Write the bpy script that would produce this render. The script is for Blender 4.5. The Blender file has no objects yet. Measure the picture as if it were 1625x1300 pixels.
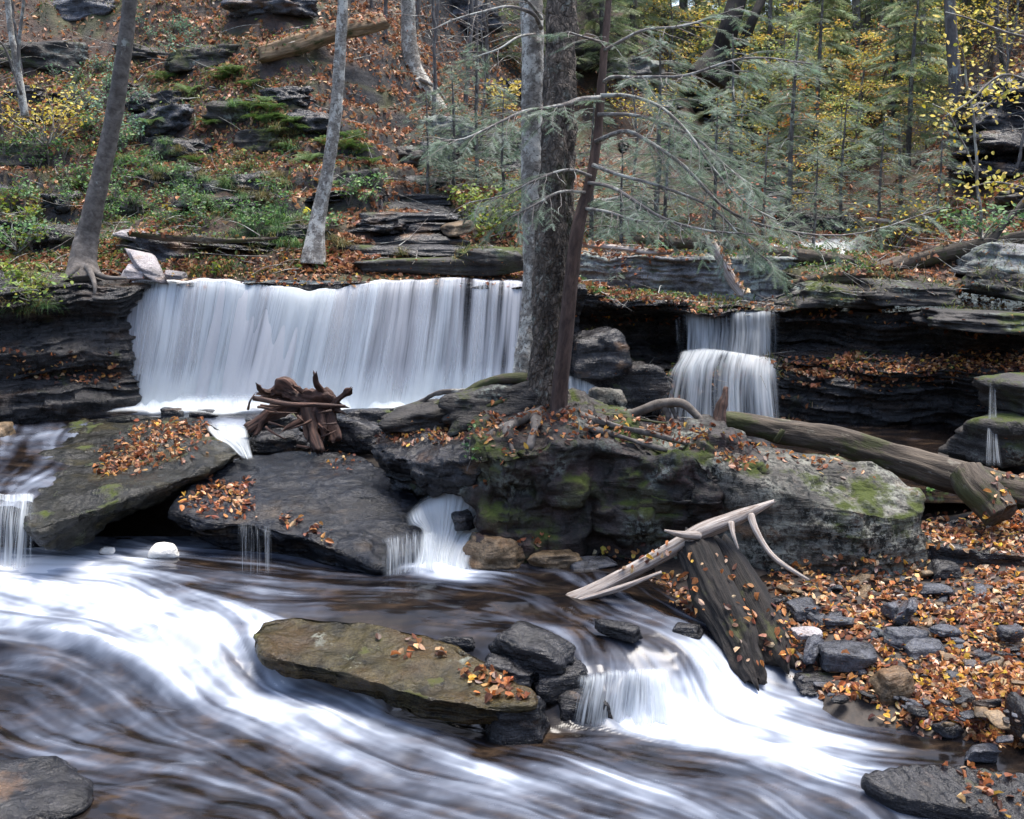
import bpy, math, random
import numpy as np
from math import radians, sin, cos, pi
from mathutils import Vector, Matrix
from mathutils.bvhtree import BVHTree

rng = np.random.default_rng(7)
random.seed(7)
sc = bpy.context.scene
col = sc.collection

# ------------------------------------------------------------------ camera, sky, sun
FPX, CAMH = 1742.0, 3.6            # focal length in photo pixels, eye height over the lowest water
PITCH = math.atan(350 / 1742.0)
cam_d = bpy.data.cameras.new('camera'); cam = bpy.data.objects.new('camera', cam_d); col.objects.link(cam)
cam.location = (0, 0, CAMH); cam.rotation_euler = (pi / 2 - PITCH, 0, 0)
cam_d.sensor_width = 36; cam_d.lens = 36 * FPX / 1625.0; cam_d.clip_end = 500; cam_d.clip_start = 0.1
sc.camera = cam

SUN_EL, SUN_ROT = radians(76), radians(35)
w = bpy.data.worlds.new('World'); sc.world = w; w.use_nodes = True
nt = w.node_tree
bg = nt.nodes['Background']; sky = nt.nodes.new('ShaderNodeTexSky'); sky.sky_type = 'NISHITA'
sky.sun_disc = False; sky.sun_elevation = SUN_EL; sky.sun_rotation = SUN_ROT
sky.air_density = 1.0; sky.dust_density = 3.0
nt.links.new(sky.outputs[0], bg.inputs[0]); bg.inputs[1].default_value = 0.15
sun_d = bpy.data.lights.new('sun', 'SUN'); sun_d.energy = 2.1; sun_d.angle = radians(28); sun_d.color = (1, .95, .88)
sun = bpy.data.objects.new('sun', sun_d); col.objects.link(sun)
# sky rotation is measured clockwise from +Y
sdir = Vector((sin(SUN_ROT) * cos(SUN_EL), cos(SUN_ROT) * cos(SUN_EL), sin(SUN_EL)))
sun.rotation_euler = (-sdir).to_track_quat('-Z', 'Y').to_euler()
sc.view_settings.view_transform = 'Standard'; sc.view_settings.look = 'None'
sc.view_settings.exposure = 1.5; sc.view_settings.gamma = 1
sc.cycles.max_bounces = 6; sc.cycles.transparent_max_bounces = 12
sc.cycles.diffuse_bounces = 3; sc.cycles.glossy_bounces = 2

# ------------------------------------------------------------------ helpers: measuring
def kslope(py):
    py = np.asarray(py, float)
    return ((650 - py) * cos(PITCH) - FPX * sin(PITCH)) / (FPX * cos(PITCH) + (650 - py) * sin(PITCH))
def xslope(px, py):
    return (np.asarray(px, float) - 812.5) / (FPX * cos(PITCH) + (650 - np.asarray(py, float)) * sin(PITCH))
def PD(px, py, d):
    return np.array([xslope(px, py) * d, d, CAMH + kslope(py) * d])
def PZ(px, py, z):
    d = (z - CAMH) / kslope(py)
    return np.array([xslope(px, py) * d, d, z])

# ------------------------------------------------------------------ helpers: noise
def _h(ix, iy, iz, seed):
    h = (ix.astype(np.uint32) * np.uint32(374761393) + iy.astype(np.uint32) * np.uint32(668265263)
         + iz.astype(np.uint32) * np.uint32(2147483647) + np.uint32(seed * 974711 & 0xffffffff))
    h = (h ^ (h >> np.uint32(13))) * np.uint32(1274126177)
    h = (h ^ (h >> np.uint32(16))) * np.uint32(2246822519)
    return (h & np.uint32(0xffffff)).astype(np.float32) / np.float32(0xffffff) * 2 - 1
def vnoise(P, seed=0):
    P = np.asarray(P, float)
    if P.shape[-1] == 2: P = np.concatenate([P, np.zeros(P.shape[:-1] + (1,))], -1)
    i = np.floor(P).astype(np.int64); f = P - i; f = f * f * f * (f * (f * 6 - 15) + 10)
    x, y, z = i[..., 0], i[..., 1], i[..., 2]; a, b, c = f[..., 0], f[..., 1], f[..., 2]
    r = 0
    for dx in (0, 1):
        for dy in (0, 1):
            for dz in (0, 1):
                wgt = (a if dx else 1 - a) * (b if dy else 1 - b) * (c if dz else 1 - c)
                r = r + wgt * _h(x + dx, y + dy, z + dz, seed)
    return r
def fbm(P, oct=4, seed=0, gain=.5):
    P = np.asarray(P, float); r = 0; a = 1
    for k in range(oct):
        r = r + a * vnoise(P * 2 ** k + 17.3 * k, seed + k); a *= gain
    return r
def sstep(a, b, x):
    t = np.clip((x - a) / (b - a), 0, 1); return t * t * (3 - 2 * t)

# ------------------------------------------------------------------ helpers: materials
def mat_new(name):
    m = bpy.data.materials.new(name); m.use_nodes = True
    n = m.node_tree.nodes; b = n['Principled BSDF']
    return m, m.node_tree, b
class NB:
    """small node builder"""
    def __init__(s, t): s.t = t
    def n(s, ty, **kw):
        nd = s.t.nodes.new(ty)
        for k, v in kw.items():
            if k.startswith('_'): setattr(nd, k[1:], v)
        return nd
    def l(s, a, b): s.t.links.new(a, b)
    def coord(s, attr=None):
        if attr:
            a = s.n('ShaderNodeAttribute'); a.attribute_name = attr; return a.outputs['Vector']
        return s.n('ShaderNodeNewGeometry').outputs['Position']
    def mapping(s, v, scale=(1, 1, 1), loc=(0, 0, 0), rot=(0, 0, 0)):
        m = s.n('ShaderNodeMapping'); s.l(v, m.inputs[0]); m.inputs['Scale'].default_value = scale
        m.inputs['Location'].default_value = loc; m.inputs['Rotation'].default_value = rot
        return m.outputs[0]
    def noise(s, v, scale=5, detail=4, rough=.55, dist=0):
        m = s.n('ShaderNodeTexNoise'); s.l(v, m.inputs['Vector']); m.inputs['Scale'].default_value = scale
        m.inputs['Detail'].default_value = detail; m.inputs['Roughness'].default_value = rough
        m.inputs['Distortion'].default_value = dist
        return m.outputs[0]
    def voro(s, v, scale=5, feat='F1'):
        m = s.n('ShaderNodeTexVoronoi'); m.feature = feat; s.l(v, m.inputs['Vector']); m.inputs['Scale'].default_value = scale
        return m.outputs[0]
    def ramp(s, f, pts, interp='LINEAR'):
        r = s.n('ShaderNodeValToRGB'); s.l(f, r.inputs[0]); cr = r.color_ramp; cr.interpolation = interp
        while len(cr.elements) < len(pts): cr.elements.new(.5)
        for e, (p, c) in zip(cr.elements, pts):
            e.position = p; e.color = (c, c, c, 1) if np.isscalar(c) else tuple(c) + (1,)
        return r.outputs[0]
    def mix(s, f, a, b, mode='MIX'):
        m = s.n('ShaderNodeMix'); m.data_type = 'RGBA'; m.blend_type = mode
        for v, i in ((f, 0), (a, 6), (b, 7)):
            if hasattr(v, 'links'): s.l(v, m.inputs[i])
            elif i == 0: m.inputs[0].default_value = v
            else: m.inputs[i].default_value = tuple(v) + (1,)
        return m.outputs[2]
    def math(s, op, a, b=0, c=0):
        m = s.n('ShaderNodeMath'); m.operation = op
        for i, v in enumerate((a, b, c)):
            if hasattr(v, 'links'): s.l(v, m.inputs[i])
            else: m.inputs[i].default_value = v
        return m.outputs[0]
    def bump(s, h, strength=.5, dist=.02, prev=None):
        b = s.n('ShaderNodeBump'); s.l(h, b.inputs['Height']); b.inputs['Strength'].default_value = strength
        b.inputs['Distance'].default_value = dist
        if prev is not None: s.l(prev, b.inputs['Normal'])
        return b.outputs[0]
    def upz(s):
        g = s.n('ShaderNodeNewGeometry'); x = s.n('ShaderNodeSeparateXYZ'); s.l(g.outputs['Normal'], x.inputs[0])
        return x.outputs[2]

def rock_mat(name, *a, **k):
    return rock_mat_(name, *a, **k)
def rock_mat_(name, base=(.035, .034, .036), light=(.1, .095, .09), rough=(.2, .5), lichen=0., moss=0., lcol=(.32, .36, .31),
             mcol=(.035, .045, .009), strata=1., scale=1., brown=0., spec=.34, zst=7., black=0., crack=.25, wet=0., tilt=(0, 0, 0), warm=(.16, .09, .045)):
    m, t, b = mat_new(name); N = NB(t); P = N.coord()
    n1 = N.noise(P, 1.7 * scale, 6, .6); n2 = N.noise(P, 9 * scale, 6, .65, .3)
    st = N.noise(N.mapping(P, (1.3, 1.3, zst), rot=tilt), 1.9 * scale, 6, .65, .35)
    st2 = N.noise(N.mapping(P, (2, 2, zst * 2.6), rot=tilt), 2.2 * scale, 4, .65, .2)
    wv = N.mix(.12, P, N.n('ShaderNodeTexNoise').outputs[1])
    ck = N.ramp(N.voro(N.mapping(wv, (1, 1, zst * .42), rot=tilt), 2.1 * scale, 'DISTANCE_TO_EDGE'), [(0, 0), (.018, 1)])
    f = N.math('ADD', N.math('MULTIPLY', n1, .35), N.math('ADD', N.math('MULTIPLY', n2, .4), N.math('MULTIPLY', st, .3)))
    c = N.ramp(f, [(.44, base), (.60, light)])
    if brown > 0:
        bf = N.ramp(N.noise(N.mapping(P, (1, 1, 2), (5, 3, 1)), 2.2 * scale, 5), [(.62 - brown * .3, 0), (.75 - brown * .2, 1)])
        c = N.mix(N.math('MULTIPLY', bf, .75), c, warm)
    spk = N.ramp(N.noise(P, 60, 4, .8), [(.32, (.5, .5, .5)), (.5, (1, 1, 1)), (.72, (1.9, 1.9, 1.9))])
    c = N.mix(1., c, spk, 'MULTIPLY')
    c = N.mix(crack, c, N.mix(ck, (.25, .23, .2), (1, 1, 1)), 'MULTIPLY')
    rgh = N.ramp(n2, [(.3, rough[0]), (.7, rough[1])])
    if lichen > 0:
        lf1 = N.ramp(N.noise(N.mapping(P, (1, 1, 1), (9, 2, 4)), 1.6, 4), [(.62 - lichen * .25, 0), (.72 - lichen * .2, 1)])
        lf2 = N.ramp(N.noise(P, 17, 6, .75), [(.5 - .08 * lichen, 0), (.58 - .08 * lichen, 1)])
        lf = N.math('MULTIPLY', lf1, lf2)
        c = N.mix(N.math('MULTIPLY', lf, .85), c, lcol); rgh = N.mix(lf, rgh, (.9, .9, .9))
    if black > 0:
        bf1 = N.ramp(N.noise(N.mapping(P, (1, 1, 1), (4, 4, 7)), 2.1, 4), [(.6 - black * .25, 0), (.68 - black * .2, 1)])
        bf2 = N.ramp(N.noise(P, 14, 7, .8), [(.50, 0), (.54, 1)])
        c = N.mix(N.math('MULTIPLY', bf1, bf2), c, (.012, .013, .010))
    if moss > 0:
        up = N.ramp(N.upz(), [(0.1, .25), (.75, 1)])
        mf1 = N.ramp(N.noise(N.mapping(P, (1, 1, 1), (1, 7, 3)), 1.9, 6, .65), [(.66 - moss * .3, 0), (.74 - moss * .3, 1)])
        mf = N.math('MULTIPLY', mf1, up)
        mc = N.mix(N.noise(P, 40, 3), mcol, tuple(v * 2. for v in mcol))
        c = N.mix(mf, c, mc); rgh = N.mix(mf, rgh, (.95, .95, .95))
    t.links.new(c, b.inputs['Base Color']); t.links.new(rgh, b.inputs['Roughness'])
    b.inputs['Specular IOR Level'].default_value = spec; b.inputs['Coat Weight'].default_value = wet; b.inputs['Coat Roughness'].default_value = .1
    nb = N.bump(st, .7 * strata, .06); nb = N.bump(st2, .5 * strata, .02, nb); nb = N.bump(ck, .9 * crack, .02, nb)
    nb = N.bump(n2, .7, .04, nb); nb = N.bump(N.noise(P, 38, 5, .75), .6, .012, nb)
    t.links.new(nb, b.inputs['Normal'])
    if wet: t.links.new(nb, b.inputs['Coat Normal'])
    return m

def bark_mat(name, c1, c2, patch=None, flakes=0, pth=.5, zs=.25, scale=22, bump=.8, dist=.02, moss=0, rough=.85, spots=None):
    m, t, b = mat_new(name); N = NB(t); P = N.coord('tc')
    n1 = N.noise(N.mapping(P, (1, 1, zs)), scale, 6, .65, .4)
    v1 = N.noise(N.mapping(P, (1, 1, zs * .8), (3, 1, 1)), scale * .35, 5, .6)
    c = N.ramp(n1, [(.35, c1), (.65, c2)])
    c = N.mix(N.ramp(v1, [(.35, .0), (.7, .6)]), c, tuple(np.array(c1) * .6))
    if patch is not None:
        pf = N.ramp(N.noise(N.mapping(P, (1, 1, .7), (3, 3, 3)), 7, 6, .72), [(pth, 0), (pth + .06, 1)])
        c = N.mix(N.math('MULTIPLY', pf, .85), c, patch)
    if spots is not None:
        pf = N.ramp(N.noise(N.mapping(P, (1, 1, 2.5), (8, 3, 3)), 30, 3, .6), [(.6, 0), (.66, 1)])
        c = N.mix(pf, c, spots)
    fk = None
    if flakes:
        wv = N.n('ShaderNodeTexNoise'); N.l(P, wv.inputs[0]); wv.inputs['Scale'].default_value = 14
        fk = N.ramp(N.voro(N.mapping(N.mix(.06, P, wv.outputs[1]), (1, 1, .38)), flakes, 'DISTANCE_TO_EDGE'), [(0, 0), (.26, 1)])
        c = N.mix(.6, c, N.mix(fk, (.25, .23, .21), (1.2, 1.16, 1.12)), 'MULTIPLY')
    if moss:
        mf = N.ramp(N.noise(N.mapping(P, (1, 1, .6), (6, 2, 9)), 3, 6, .7), [(.62 - moss * .3, 0), (.7 - moss * .3, 1)])
        c = N.mix(mf, c, N.mix(N.noise(P, 30, 3), (.025, .028, .008), (.075, .08, .025)))
    t.links.new(c, b.inputs['Base Color']); b.inputs['Roughness'].default_value = rough
    nb = N.bump(n1, bump, dist); nb = N.bump(N.noise(P, 60, 4, .7), .5, .006, nb)
    if fk is not None: nb = N.bump(fk, .8, .02, nb)
    t.links.new(nb, b.inputs['Normal'])
    return m

def leaf_mat(name, gloss=.45, trans=.25):
    m, t, b = mat_new(name); N = NB(t)
    a = N.n('ShaderNodeVertexColor'); a.layer_name = 'Col'
    n1 = N.ramp(N.noise(N.coord(), 55, 3), [(.3, (.7, .7, .7)), (.7, (1.25, 1.25, 1.25))])
    c = N.mix(1., a.outputs[0], n1, 'MULTIPLY')
    t.links.new(c, b.inputs['Base Color']); b.inputs['Roughness'].default_value = gloss
    b.inputs['Specular IOR Level'].default_value = .4
    if trans:
        tr = N.n('ShaderNodeBsdfTranslucent'); t.links.new(c, tr.inputs[0])
        mx = N.n('ShaderNodeMixShader'); mx.inputs[0].default_value = trans
        t.links.new(b.outputs[0], mx.inputs[1]); t.links.new(tr.outputs[0], mx.inputs[2])
        t.links.new(mx.outputs[0], t.nodes['Material Output'].inputs[0])
    return m

# ------------------------------------------------------------------ helpers: meshes and things
def tag(o, label=None, cat=None, group=None, kind=None):
    if label: o['label'] = label
    if cat: o['category'] = cat
    if group: o['group'] = group
    if kind: o['kind'] = kind
    return o
def mesh_data(name, V, F, mat=None, smooth=True, cols=None, tc=None, attrs=None, uv=None):
    me = bpy.data.meshes.new(name); V = np.asarray(V, np.float32)
    if isinstance(F, np.ndarray): F = [F]
    F = [np.asarray(f, np.int32) for f in F if len(f)]
    cnt = np.concatenate([np.full(len(f), f.shape[1], np.int32) for f in F])
    idx = np.concatenate([f.ravel() for f in F])
    me.vertices.add(len(V)); me.vertices.foreach_set('co', V.ravel())
    me.loops.add(len(idx)); me.loops.foreach_set('vertex_index', idx)
    me.polygons.add(len(cnt)); st = np.zeros(len(cnt), np.int32); st[1:] = np.cumsum(cnt)[:-1]
    me.polygons.foreach_set('loop_start', st)
    me.polygons.foreach_set('use_smooth', np.full(len(cnt), bool(smooth)))
    if cols is not None:
        ca = me.color_attributes.new('Col', 'FLOAT_COLOR', 'POINT')
        c4 = np.ones((len(V), 4), np.float32); c4[:, :3] = cols; ca.data.foreach_set('color', c4.ravel())
    if tc is not None:
        a = me.attributes.new('tc', 'FLOAT_VECTOR', 'POINT'); a.data.foreach_set('vector', np.asarray(tc, np.float32).ravel())
    for k, v in (attrs or {}).items():
        a = me.attributes.new(k, 'FLOAT', 'POINT'); a.data.foreach_set('value', np.asarray(v, np.float32).ravel())
    if uv is not None:
        u = me.uv_layers.new(name='UVMap'); u.data.foreach_set('uv', np.asarray(uv, np.float32)[idx].ravel())
    me.update(calc_edges=True)
    if mat: me.materials.append(mat)
    return me
def obj(name, V, F, mat, parent=None, **kw):
    """one mesh object; V is given in world space, origin goes to the base of the shape"""
    V = np.asarray(V, float)
    if parent is not None: o0 = np.array(parent['_o'])
    else: o0 = np.array([V[:, 0].mean(), V[:, 1].mean(), V[:, 2].min()])
    me = mesh_data(name, V - o0, F, mat, **kw)
    o = bpy.data.objects.new(name, me); col.objects.link(o)
    o['_o'] = list(map(float, o0))
    if parent is not None: o.parent = parent
    else: o.location = o0
    return o
def thing(name, loc, label, cat, group=None):
    o = bpy.data.objects.new(name, None); col.objects.link(o); o.location = Vector(loc)
    o['_o'] = list(map(float, loc)); o.empty_display_size = .1
    return tag(o, label, cat, group)
def gridf(nu, nv, wrap=False):
    """faces of a grid, index = i*nu + j with i<nv rows"""
    j = np.arange(nu if wrap else nu - 1); i = np.arange(nv - 1); J, I = np.meshgrid(j, i)
    J2 = (J + 1) % nu
    return np.stack([I * nu + J, I * nu + J2, (I + 1) * nu + J2, (I + 1) * nu + J], -1).reshape(-1, 4)
def merge(parts):
    """[(V,F,(tc|cols))] -> one"""
    Vs, Fs, Ts, n = [], {}, [], 0
    for p in parts:
        V, F = p[0], p[1]
        for f in (F if isinstance(F, list) else [F]):
            f = np.asarray(f)
            if len(f): Fs.setdefault(f.shape[1], []).append(f + n)
        Vs.append(V); Ts.append(p[2] if len(p) > 2 else np.zeros((len(V), 3))); n += len(V)
    return np.concatenate(Vs), [np.concatenate(v) for v in Fs.values()], np.concatenate(Ts)
def catmull(P, n):
    P = np.asarray(P, float)
    if len(P) == 2: return P[0] + (P[1] - P[0]) * np.linspace(0, 1, n)[:, None]
    Q = np.vstack([2 * P[0] - P[1], P, 2 * P[-1] - P[-2]]); m = len(P) - 1
    t = np.linspace(0, m, n); i = np.minimum(t.astype(int), m - 1); f = (t - i)[:, None]
    a, b, c, d = Q[i], Q[i + 1], Q[i + 2], Q[i + 3]
    return .5 * (2 * b + (c - a) * f + (2 * a - 5 * b + 4 * c - d) * f ** 2 + (3 * b - a - 3 * c + d) * f ** 3)
def tube(P, R, sides=8, n=None, wob=0., seed=0, cap=True, bark=0., bscale=8, zscale=.3, flute=0., end=0., res=True, oval=1.):
    """tapered tube through points; returns V,F,tc"""
    P = np.asarray(P, float); R = np.asarray(R, float)
    n = n or max(4, len(P) * 3)
    if res:
        R = np.interp(np.linspace(0, 1, n), np.linspace(0, 1, len(R)), R); P = catmull(P, n)
    n = len(P)
    T = np.gradient(P, axis=0); T /= np.linalg.norm(T, axis=1)[:, None] + 1e-9
    up = np.array([0, 0, 1.]) if abs(T[0, 2]) < .9 else np.array([0, 1., 0])
    A = np.zeros_like(P); a = np.cross(T[0], up); a /= np.linalg.norm(a)
    for i in range(n):
        a = a - T[i] * a.dot(T[i]); a /= np.linalg.norm(a) + 1e-9; A[i] = a
    B = np.cross(T, A)
    L = np.concatenate([[0], np.cumsum(np.linalg.norm(np.diff(P, axis=0), axis=1))])
    if wob:
        q = np.stack([L * 3, np.full(n, seed * 3.1), np.zeros(n)], -1)
        P = P + A * (vnoise(q, seed) * wob)[:, None] + B * (vnoise(q + 9.5, seed) * wob)[:, None]
    th = np.arange(sides) / sides * 2 * pi
    C, S = np.cos(th), np.sin(th)
    rr = R[:, None] * np.ones(sides)
    tc = np.stack([R[:, None] * C, R[:, None] * S, L[:, None] * np.ones(sides)], -1) + seed * 1.7
    if bark:
        rr = rr + bark * fbm(tc * np.array([bscale, bscale, bscale * zscale]), 3, seed)
    if flute:
        rr = rr * (1 + flute * fbm(np.stack([C * 1.6 + 0 * rr, S * 1.6 + 0 * rr, L[:, None] * .5 + 0 * rr], -1), 2, seed + 5))
    V = P[:, None] + A[:, None] * (rr * C)[..., None] + B[:, None] * (rr * S * oval)[..., None]
    if end:     # ragged broken ends
        e = vnoise(np.stack([C * 2.5, S * 2.5, 0 * C + seed], -1), seed + 3)
        for k in (0, n - 1): V[k] += (T[k] * (1 if k else -1))[None] * ((e * end)[:, None])
    V = V.reshape(-1, 3); tcf = tc.reshape(-1, 3)
    F = [gridf(sides, n, True)]
    if cap:
        V = np.vstack([V, P[0], P[-1]]); tcf = np.vstack([tcf, tcf[0] * 0 + tcf[:sides].mean(0), tcf[-sides:].mean(0)])
        j = np.arange(sides); k = (j + 1) % sides; c0 = n * sides
        F.append(np.stack([k, j, 0 * j + c0], -1)); F.append(np.stack([(n - 1) * sides + j, (n - 1) * sides + k, 0 * j + c0 + 1], -1))
    return V, F, tcf
def vnormals(V, F):
    N = np.zeros_like(V)
    for f in (F if isinstance(F, list) else [F]):
        a = np.cross(V[f[:, 1]] - V[f[:, 0]], V[f[:, -1]] - V[f[:, 0]])
        for k in range(f.shape[1]): np.add.at(N, f[:, k], a)
    return N / (np.linalg.norm(N, axis=1)[:, None] + 1e-12)
def slab(name, outline, thick, mat, label=None, cat='rock', under=.1, seed=0, bulge=.0, amp=.03, M=200, rt=36, rs=34, lay=.05,
         edge=.04, jag=.03, group=None, center=None, strata=.03, flat=False, fr=2.2):
    """bedded slab: `outline` = world points of the top rim, seen from above counter-clockwise or not; sides drop by thick"""
    O = np.asarray(outline, float); O = np.vstack([O, O[:1]])
    # rim follows straight, slightly broken edges
    seg = np.linalg.norm(np.diff(O, axis=0), axis=1); L = np.concatenate([[0], np.cumsum(seg)])
    s = np.linspace(0, L[-1], M, endpoint=False)
    E = np.stack([np.interp(s, L, O[:, k]) for k in range(3)], -1)
    for _ in range(max(1, int(M * .012))): E = (np.roll(E, 1, 0) + E * 2 + np.roll(E, -1, 0)) / 4
    c = E.mean(0) if center is None else np.asarray(center, float)
    D = E - c; D[:, 2] = 0; rad = np.linalg.norm(D, axis=1)[:, None]; D /= rad
    j = vnoise(np.c_[E[:, :2] * 3, 0 * rad] + seed, seed)[:, None] * jag + vnoise(np.c_[E[:, :2] * 9, 0 * rad] + seed, seed + 1)[:, None] * jag * .5
    E = E + D * j
    rows = []
    for k in range(rt):                                    # top, centre to rim
        q = (k / (rt - 1)) ** .8
        p = c + (E - c) * q
        p = p + np.array([0, 0, 1.]) * (bulge * (1 - q * q))
        rows.append(p)
    th = thick if np.ndim(thick) else np.full(M, thick)
    if np.ndim(thick): th = np.interp(s / L[-1], np.linspace(0, 1, len(thick)), thick)
    for k in range(1, rs + 1):
        t = k / rs; dz = th * t
        u = -under * t ** 1.3 if not flat else -under * t
        rnd = edge * (1 - np.exp(-dz / (edge + 1e-6))) if edge else 0
        zz = E[:, 2] - dz
        lyr = vnoise(np.stack([E[:, 0] * 1.5, E[:, 1] * 1.5, np.floor(zz / lay + .35 * vnoise(np.c_[E[:, :2] * 1.2, 0 * zz], seed + 4)) * 3.7], -1), seed + 2)
        off = u + (lyr * strata) * min(1, t * 4)
        p = E + D * (off + np.asarray(rnd) * .6)[:, None] if np.ndim(off) else E
        p = p.copy(); p[:, 2] = zz
        rows.append(p)
    V = np.concatenate(rows); nv = rt + rs
    V = np.vstack([V, rows[-1].mean(0)])
    F = [gridf(M, nv, True)]; jx = np.arange(M)
    F.append(np.stack([(nv - 1) * M + jx, (nv - 1) * M + (jx + 1) % M, 0 * jx + nv * M], -1))
    Nn = vnormals(V, F)
    if Nn[:M * rt, 2].mean() < 0: Nn = -Nn; F = [f[:, ::-1] for f in F]
    a = fbm(V * fr + seed * 3.3, 5, seed, .55)
    q = vnoise(V * np.array([2.2, 2.2, 4.]) + seed, seed + 9) * 2.2; chip = np.floor(q) + sstep(.38, .62, q - np.floor(q))
    q2 = vnoise(V * np.array([6, 6, 11.]) + seed, seed + 19) * 2.2; chip = chip + .4 * (np.floor(q2) + sstep(.35, .65, q2 - np.floor(q2)))
    V = V + Nn * (a * amp * .7 + chip * amp * .8)[:, None]
    o = obj(name, V, F, mat)
    if label: tag(o, label, cat, group)
    return o
def facet_rock(c, size, seed, rot=0., tilt=(0, 0), n=40, planes=16, amp=.03, sharp=1.0):
    """angular stone cut by random planes, returns V,F"""
    r = np.random.default_rng(seed)
    nu, nv = n, n // 2
    u = np.arange(nu) / nu * 2 * pi; v = np.linspace(.001, pi - .001, nv)
    U, Vv = np.meshgrid(u, v); D = np.stack([np.sin(Vv) * np.cos(U), np.sin(Vv) * np.sin(U), np.cos(Vv)], -1).reshape(-1, 3)
    pn = r.normal(size=(planes, 3)); pn[:6] = np.array([[.0, .0, 1], [.0, .0, -1], [1, 0, .1], [-1, 0, .1], [0, 1, .1], [0, -1, .15]]) + r.normal(size=(6, 3)) * .14
    pn /= np.linalg.norm(pn, axis=1)[:, None]
    h = r.uniform(.92, 1.2, planes); h[:6] = r.uniform(.78, .95, 6)
    dd = D @ pn.T; rr = np.where(dd > .05, h / np.maximum(dd, .05), 9)
    # soft minimum keeps the edges slightly worn
    k = 14 * sharp; rad = -np.log(np.exp(-k * rr).sum(1)) / k
    X = D * rad[:, None]
    X = X + D * (fbm(X * 2.4 + seed, 4, seed) * amp * 3)[:, None]
    X = X * np.asarray(size)
    ly = np.floor(X[:, 2] / .06 + .4 * vnoise(X * 1.5 + seed, seed))
    lo = vnoise(np.stack([X[:, 0] * 2, X[:, 1] * 2, ly * 3.3 + seed], -1), seed + 2)
    X[:, :2] *= (1 + np.clip(.04 / max(size[0], .1), 0, .12) * lo * (np.abs(D[:, 2]) < .93))[:, None]
    R = Matrix.Rotation(rot, 3, 'Z') @ Matrix.Rotation(tilt[0], 3, 'X') @ Matrix.Rotation(tilt[1], 3, 'Y')
    X = X @ np.array(R).T + np.asarray(c)
    return X, gridf(nu, nv, True)
# leaves
LEAF_V = np.array([[0, 0, 0], [.28, .25, .07], [.26, .65, .05], [0, 1, -.04], [-.26, .65, .05], [-.28, .25, .07], [0, .5, 0]]) - [0, .5, 0]
LEAF_F = np.array([[0, 1, 6], [1, 2, 6], [2, 3, 6], [3, 4, 6], [4, 5, 6], [5, 0, 6]])
LEAF2_V = np.array([[0, -.5, 0], [.3, .0, .08], [0, .5, 0], [-.3, 0, .08]])
LEAF2_F = np.array([[0, 1, 2], [0, 2, 3]])
def rand_frames(n, nrm=None, spread=.4, r=rng):
    """rotation matrices whose z axis is near nrm"""
    if nrm is None: z = r.normal(size=(n, 3))
    else: z = np.asarray(nrm, float) + r.normal(size=(n, 3)) * spread
    z = z / (np.linalg.norm(z, axis=1)[:, None] + 1e-9)
    t = r.normal(size=(n, 3)); x = np.cross(t, z); x /= np.linalg.norm(x, axis=1)[:, None] + 1e-9
    return np.stack([x, np.cross(z, x), z], -1)
def inst(TV, TF, pos, rot, size, cols, curl=None):
    n = len(pos); size = np.asarray(size)
    if size.ndim == 1: size = size[:, None]
    V = TV[None] * np.ones((n, 1, 1))
    if curl is not None: V[:, :, 2] *= curl[:, None]
    V = np.einsum('nij,nkj->nki', rot, V * size[:, None, :]) + pos[:, None]
    F = (TF[None] + (np.arange(n) * len(TV))[:, None, None]).reshape(-1, TF.shape[1])
    C = np.repeat(cols, len(TV), 0)
    return V.reshape(-1, 3), F, C
def palette(n, cs, ws, var=.2, r=rng):
    cs = np.array(cs, float); i = r.choice(len(cs), n, p=np.array(ws) / sum(ws))
    return np.clip(cs[i] * (1 + r.normal(size=(n, 1)) * var) * (1 + r.normal(size=(n, 3)) * .06), .003, .9)
RUST = ([(.34, .125, .045), (.46, .22, .08), (.21, .075, .035), (.55, .35, .19), (.62, .37, .07), (.10, .045, .03)], [5, 4, 5, 2.4, 1., 5])
DULL = ([(.17, .07, .035), (.26, .12, .065), (.10, .045, .028), (.33, .2, .12), (.35, .18, .04)], [5, 4, 4, 1.5, .8])

# ------------------------------------------------------------------ materials
M_wet = rock_mat('wet_dark_rock', (.003, .003, .0035), (.022, .022, .025), (.07, .36), moss=.18, brown=.1, wet=.15)
M_wall = rock_mat('bedded_wet_rock', (.003, .003, .0035), (.034, .032, .032), (.10, .45), moss=.12, strata=1.5, brown=.25, warm=(.06, .035, .02), zst=14, wet=.35)
M_mossy = rock_mat('mossy_bedded_rock', (.010, .009, .009), (.05, .045, .04), (.4, .8), moss=.5, lichen=.3, strata=1.1)
M_slabA = rock_mat('grey_green_slab', (.006, .006, .005), (.024, .024, .019), (.05, .28), moss=.25, brown=.25, strata=1.1, warm=(.06, .05, .02), crack=.0, spec=.28)
M_slabB = rock_mat('wet_blue_slab', (.005, .0055, .007), (.011, .014, .020), (.04, .18), moss=.0, brown=.12, strata=1.3, tilt=(.12, .1, 0), warm=(.07, .05, .03), crack=.1, spec=.3)
M_slabC = rock_mat('olive_wet_slab', (.004, .004, .0018), (.050, .040, .015), (.04, .26), moss=.25, brown=.6, lichen=.2, strata=.8, warm=(.05, .030, .012), mcol=(.05, .055, .012), crack=.12, spec=.25)
M_bould = rock_mat('lichen_boulder', (.004, .0033, .003), (.040, .032, .028), (.3, .7), lichen=.42, moss=.5, brown=.45, strata=.7, lcol=(.2, .22, .19), warm=(.045, .024, .022), black=.5)
M_bouldR = rock_mat('pale_lichen_boulder', (.010, .009, .007), (.105, .096, .08), (.45, .8), lichen=.8, moss=.4, brown=.1, strata=.9, lcol=(.24, .245, .205), tilt=(0, .18, 0), black=.9)
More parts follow.
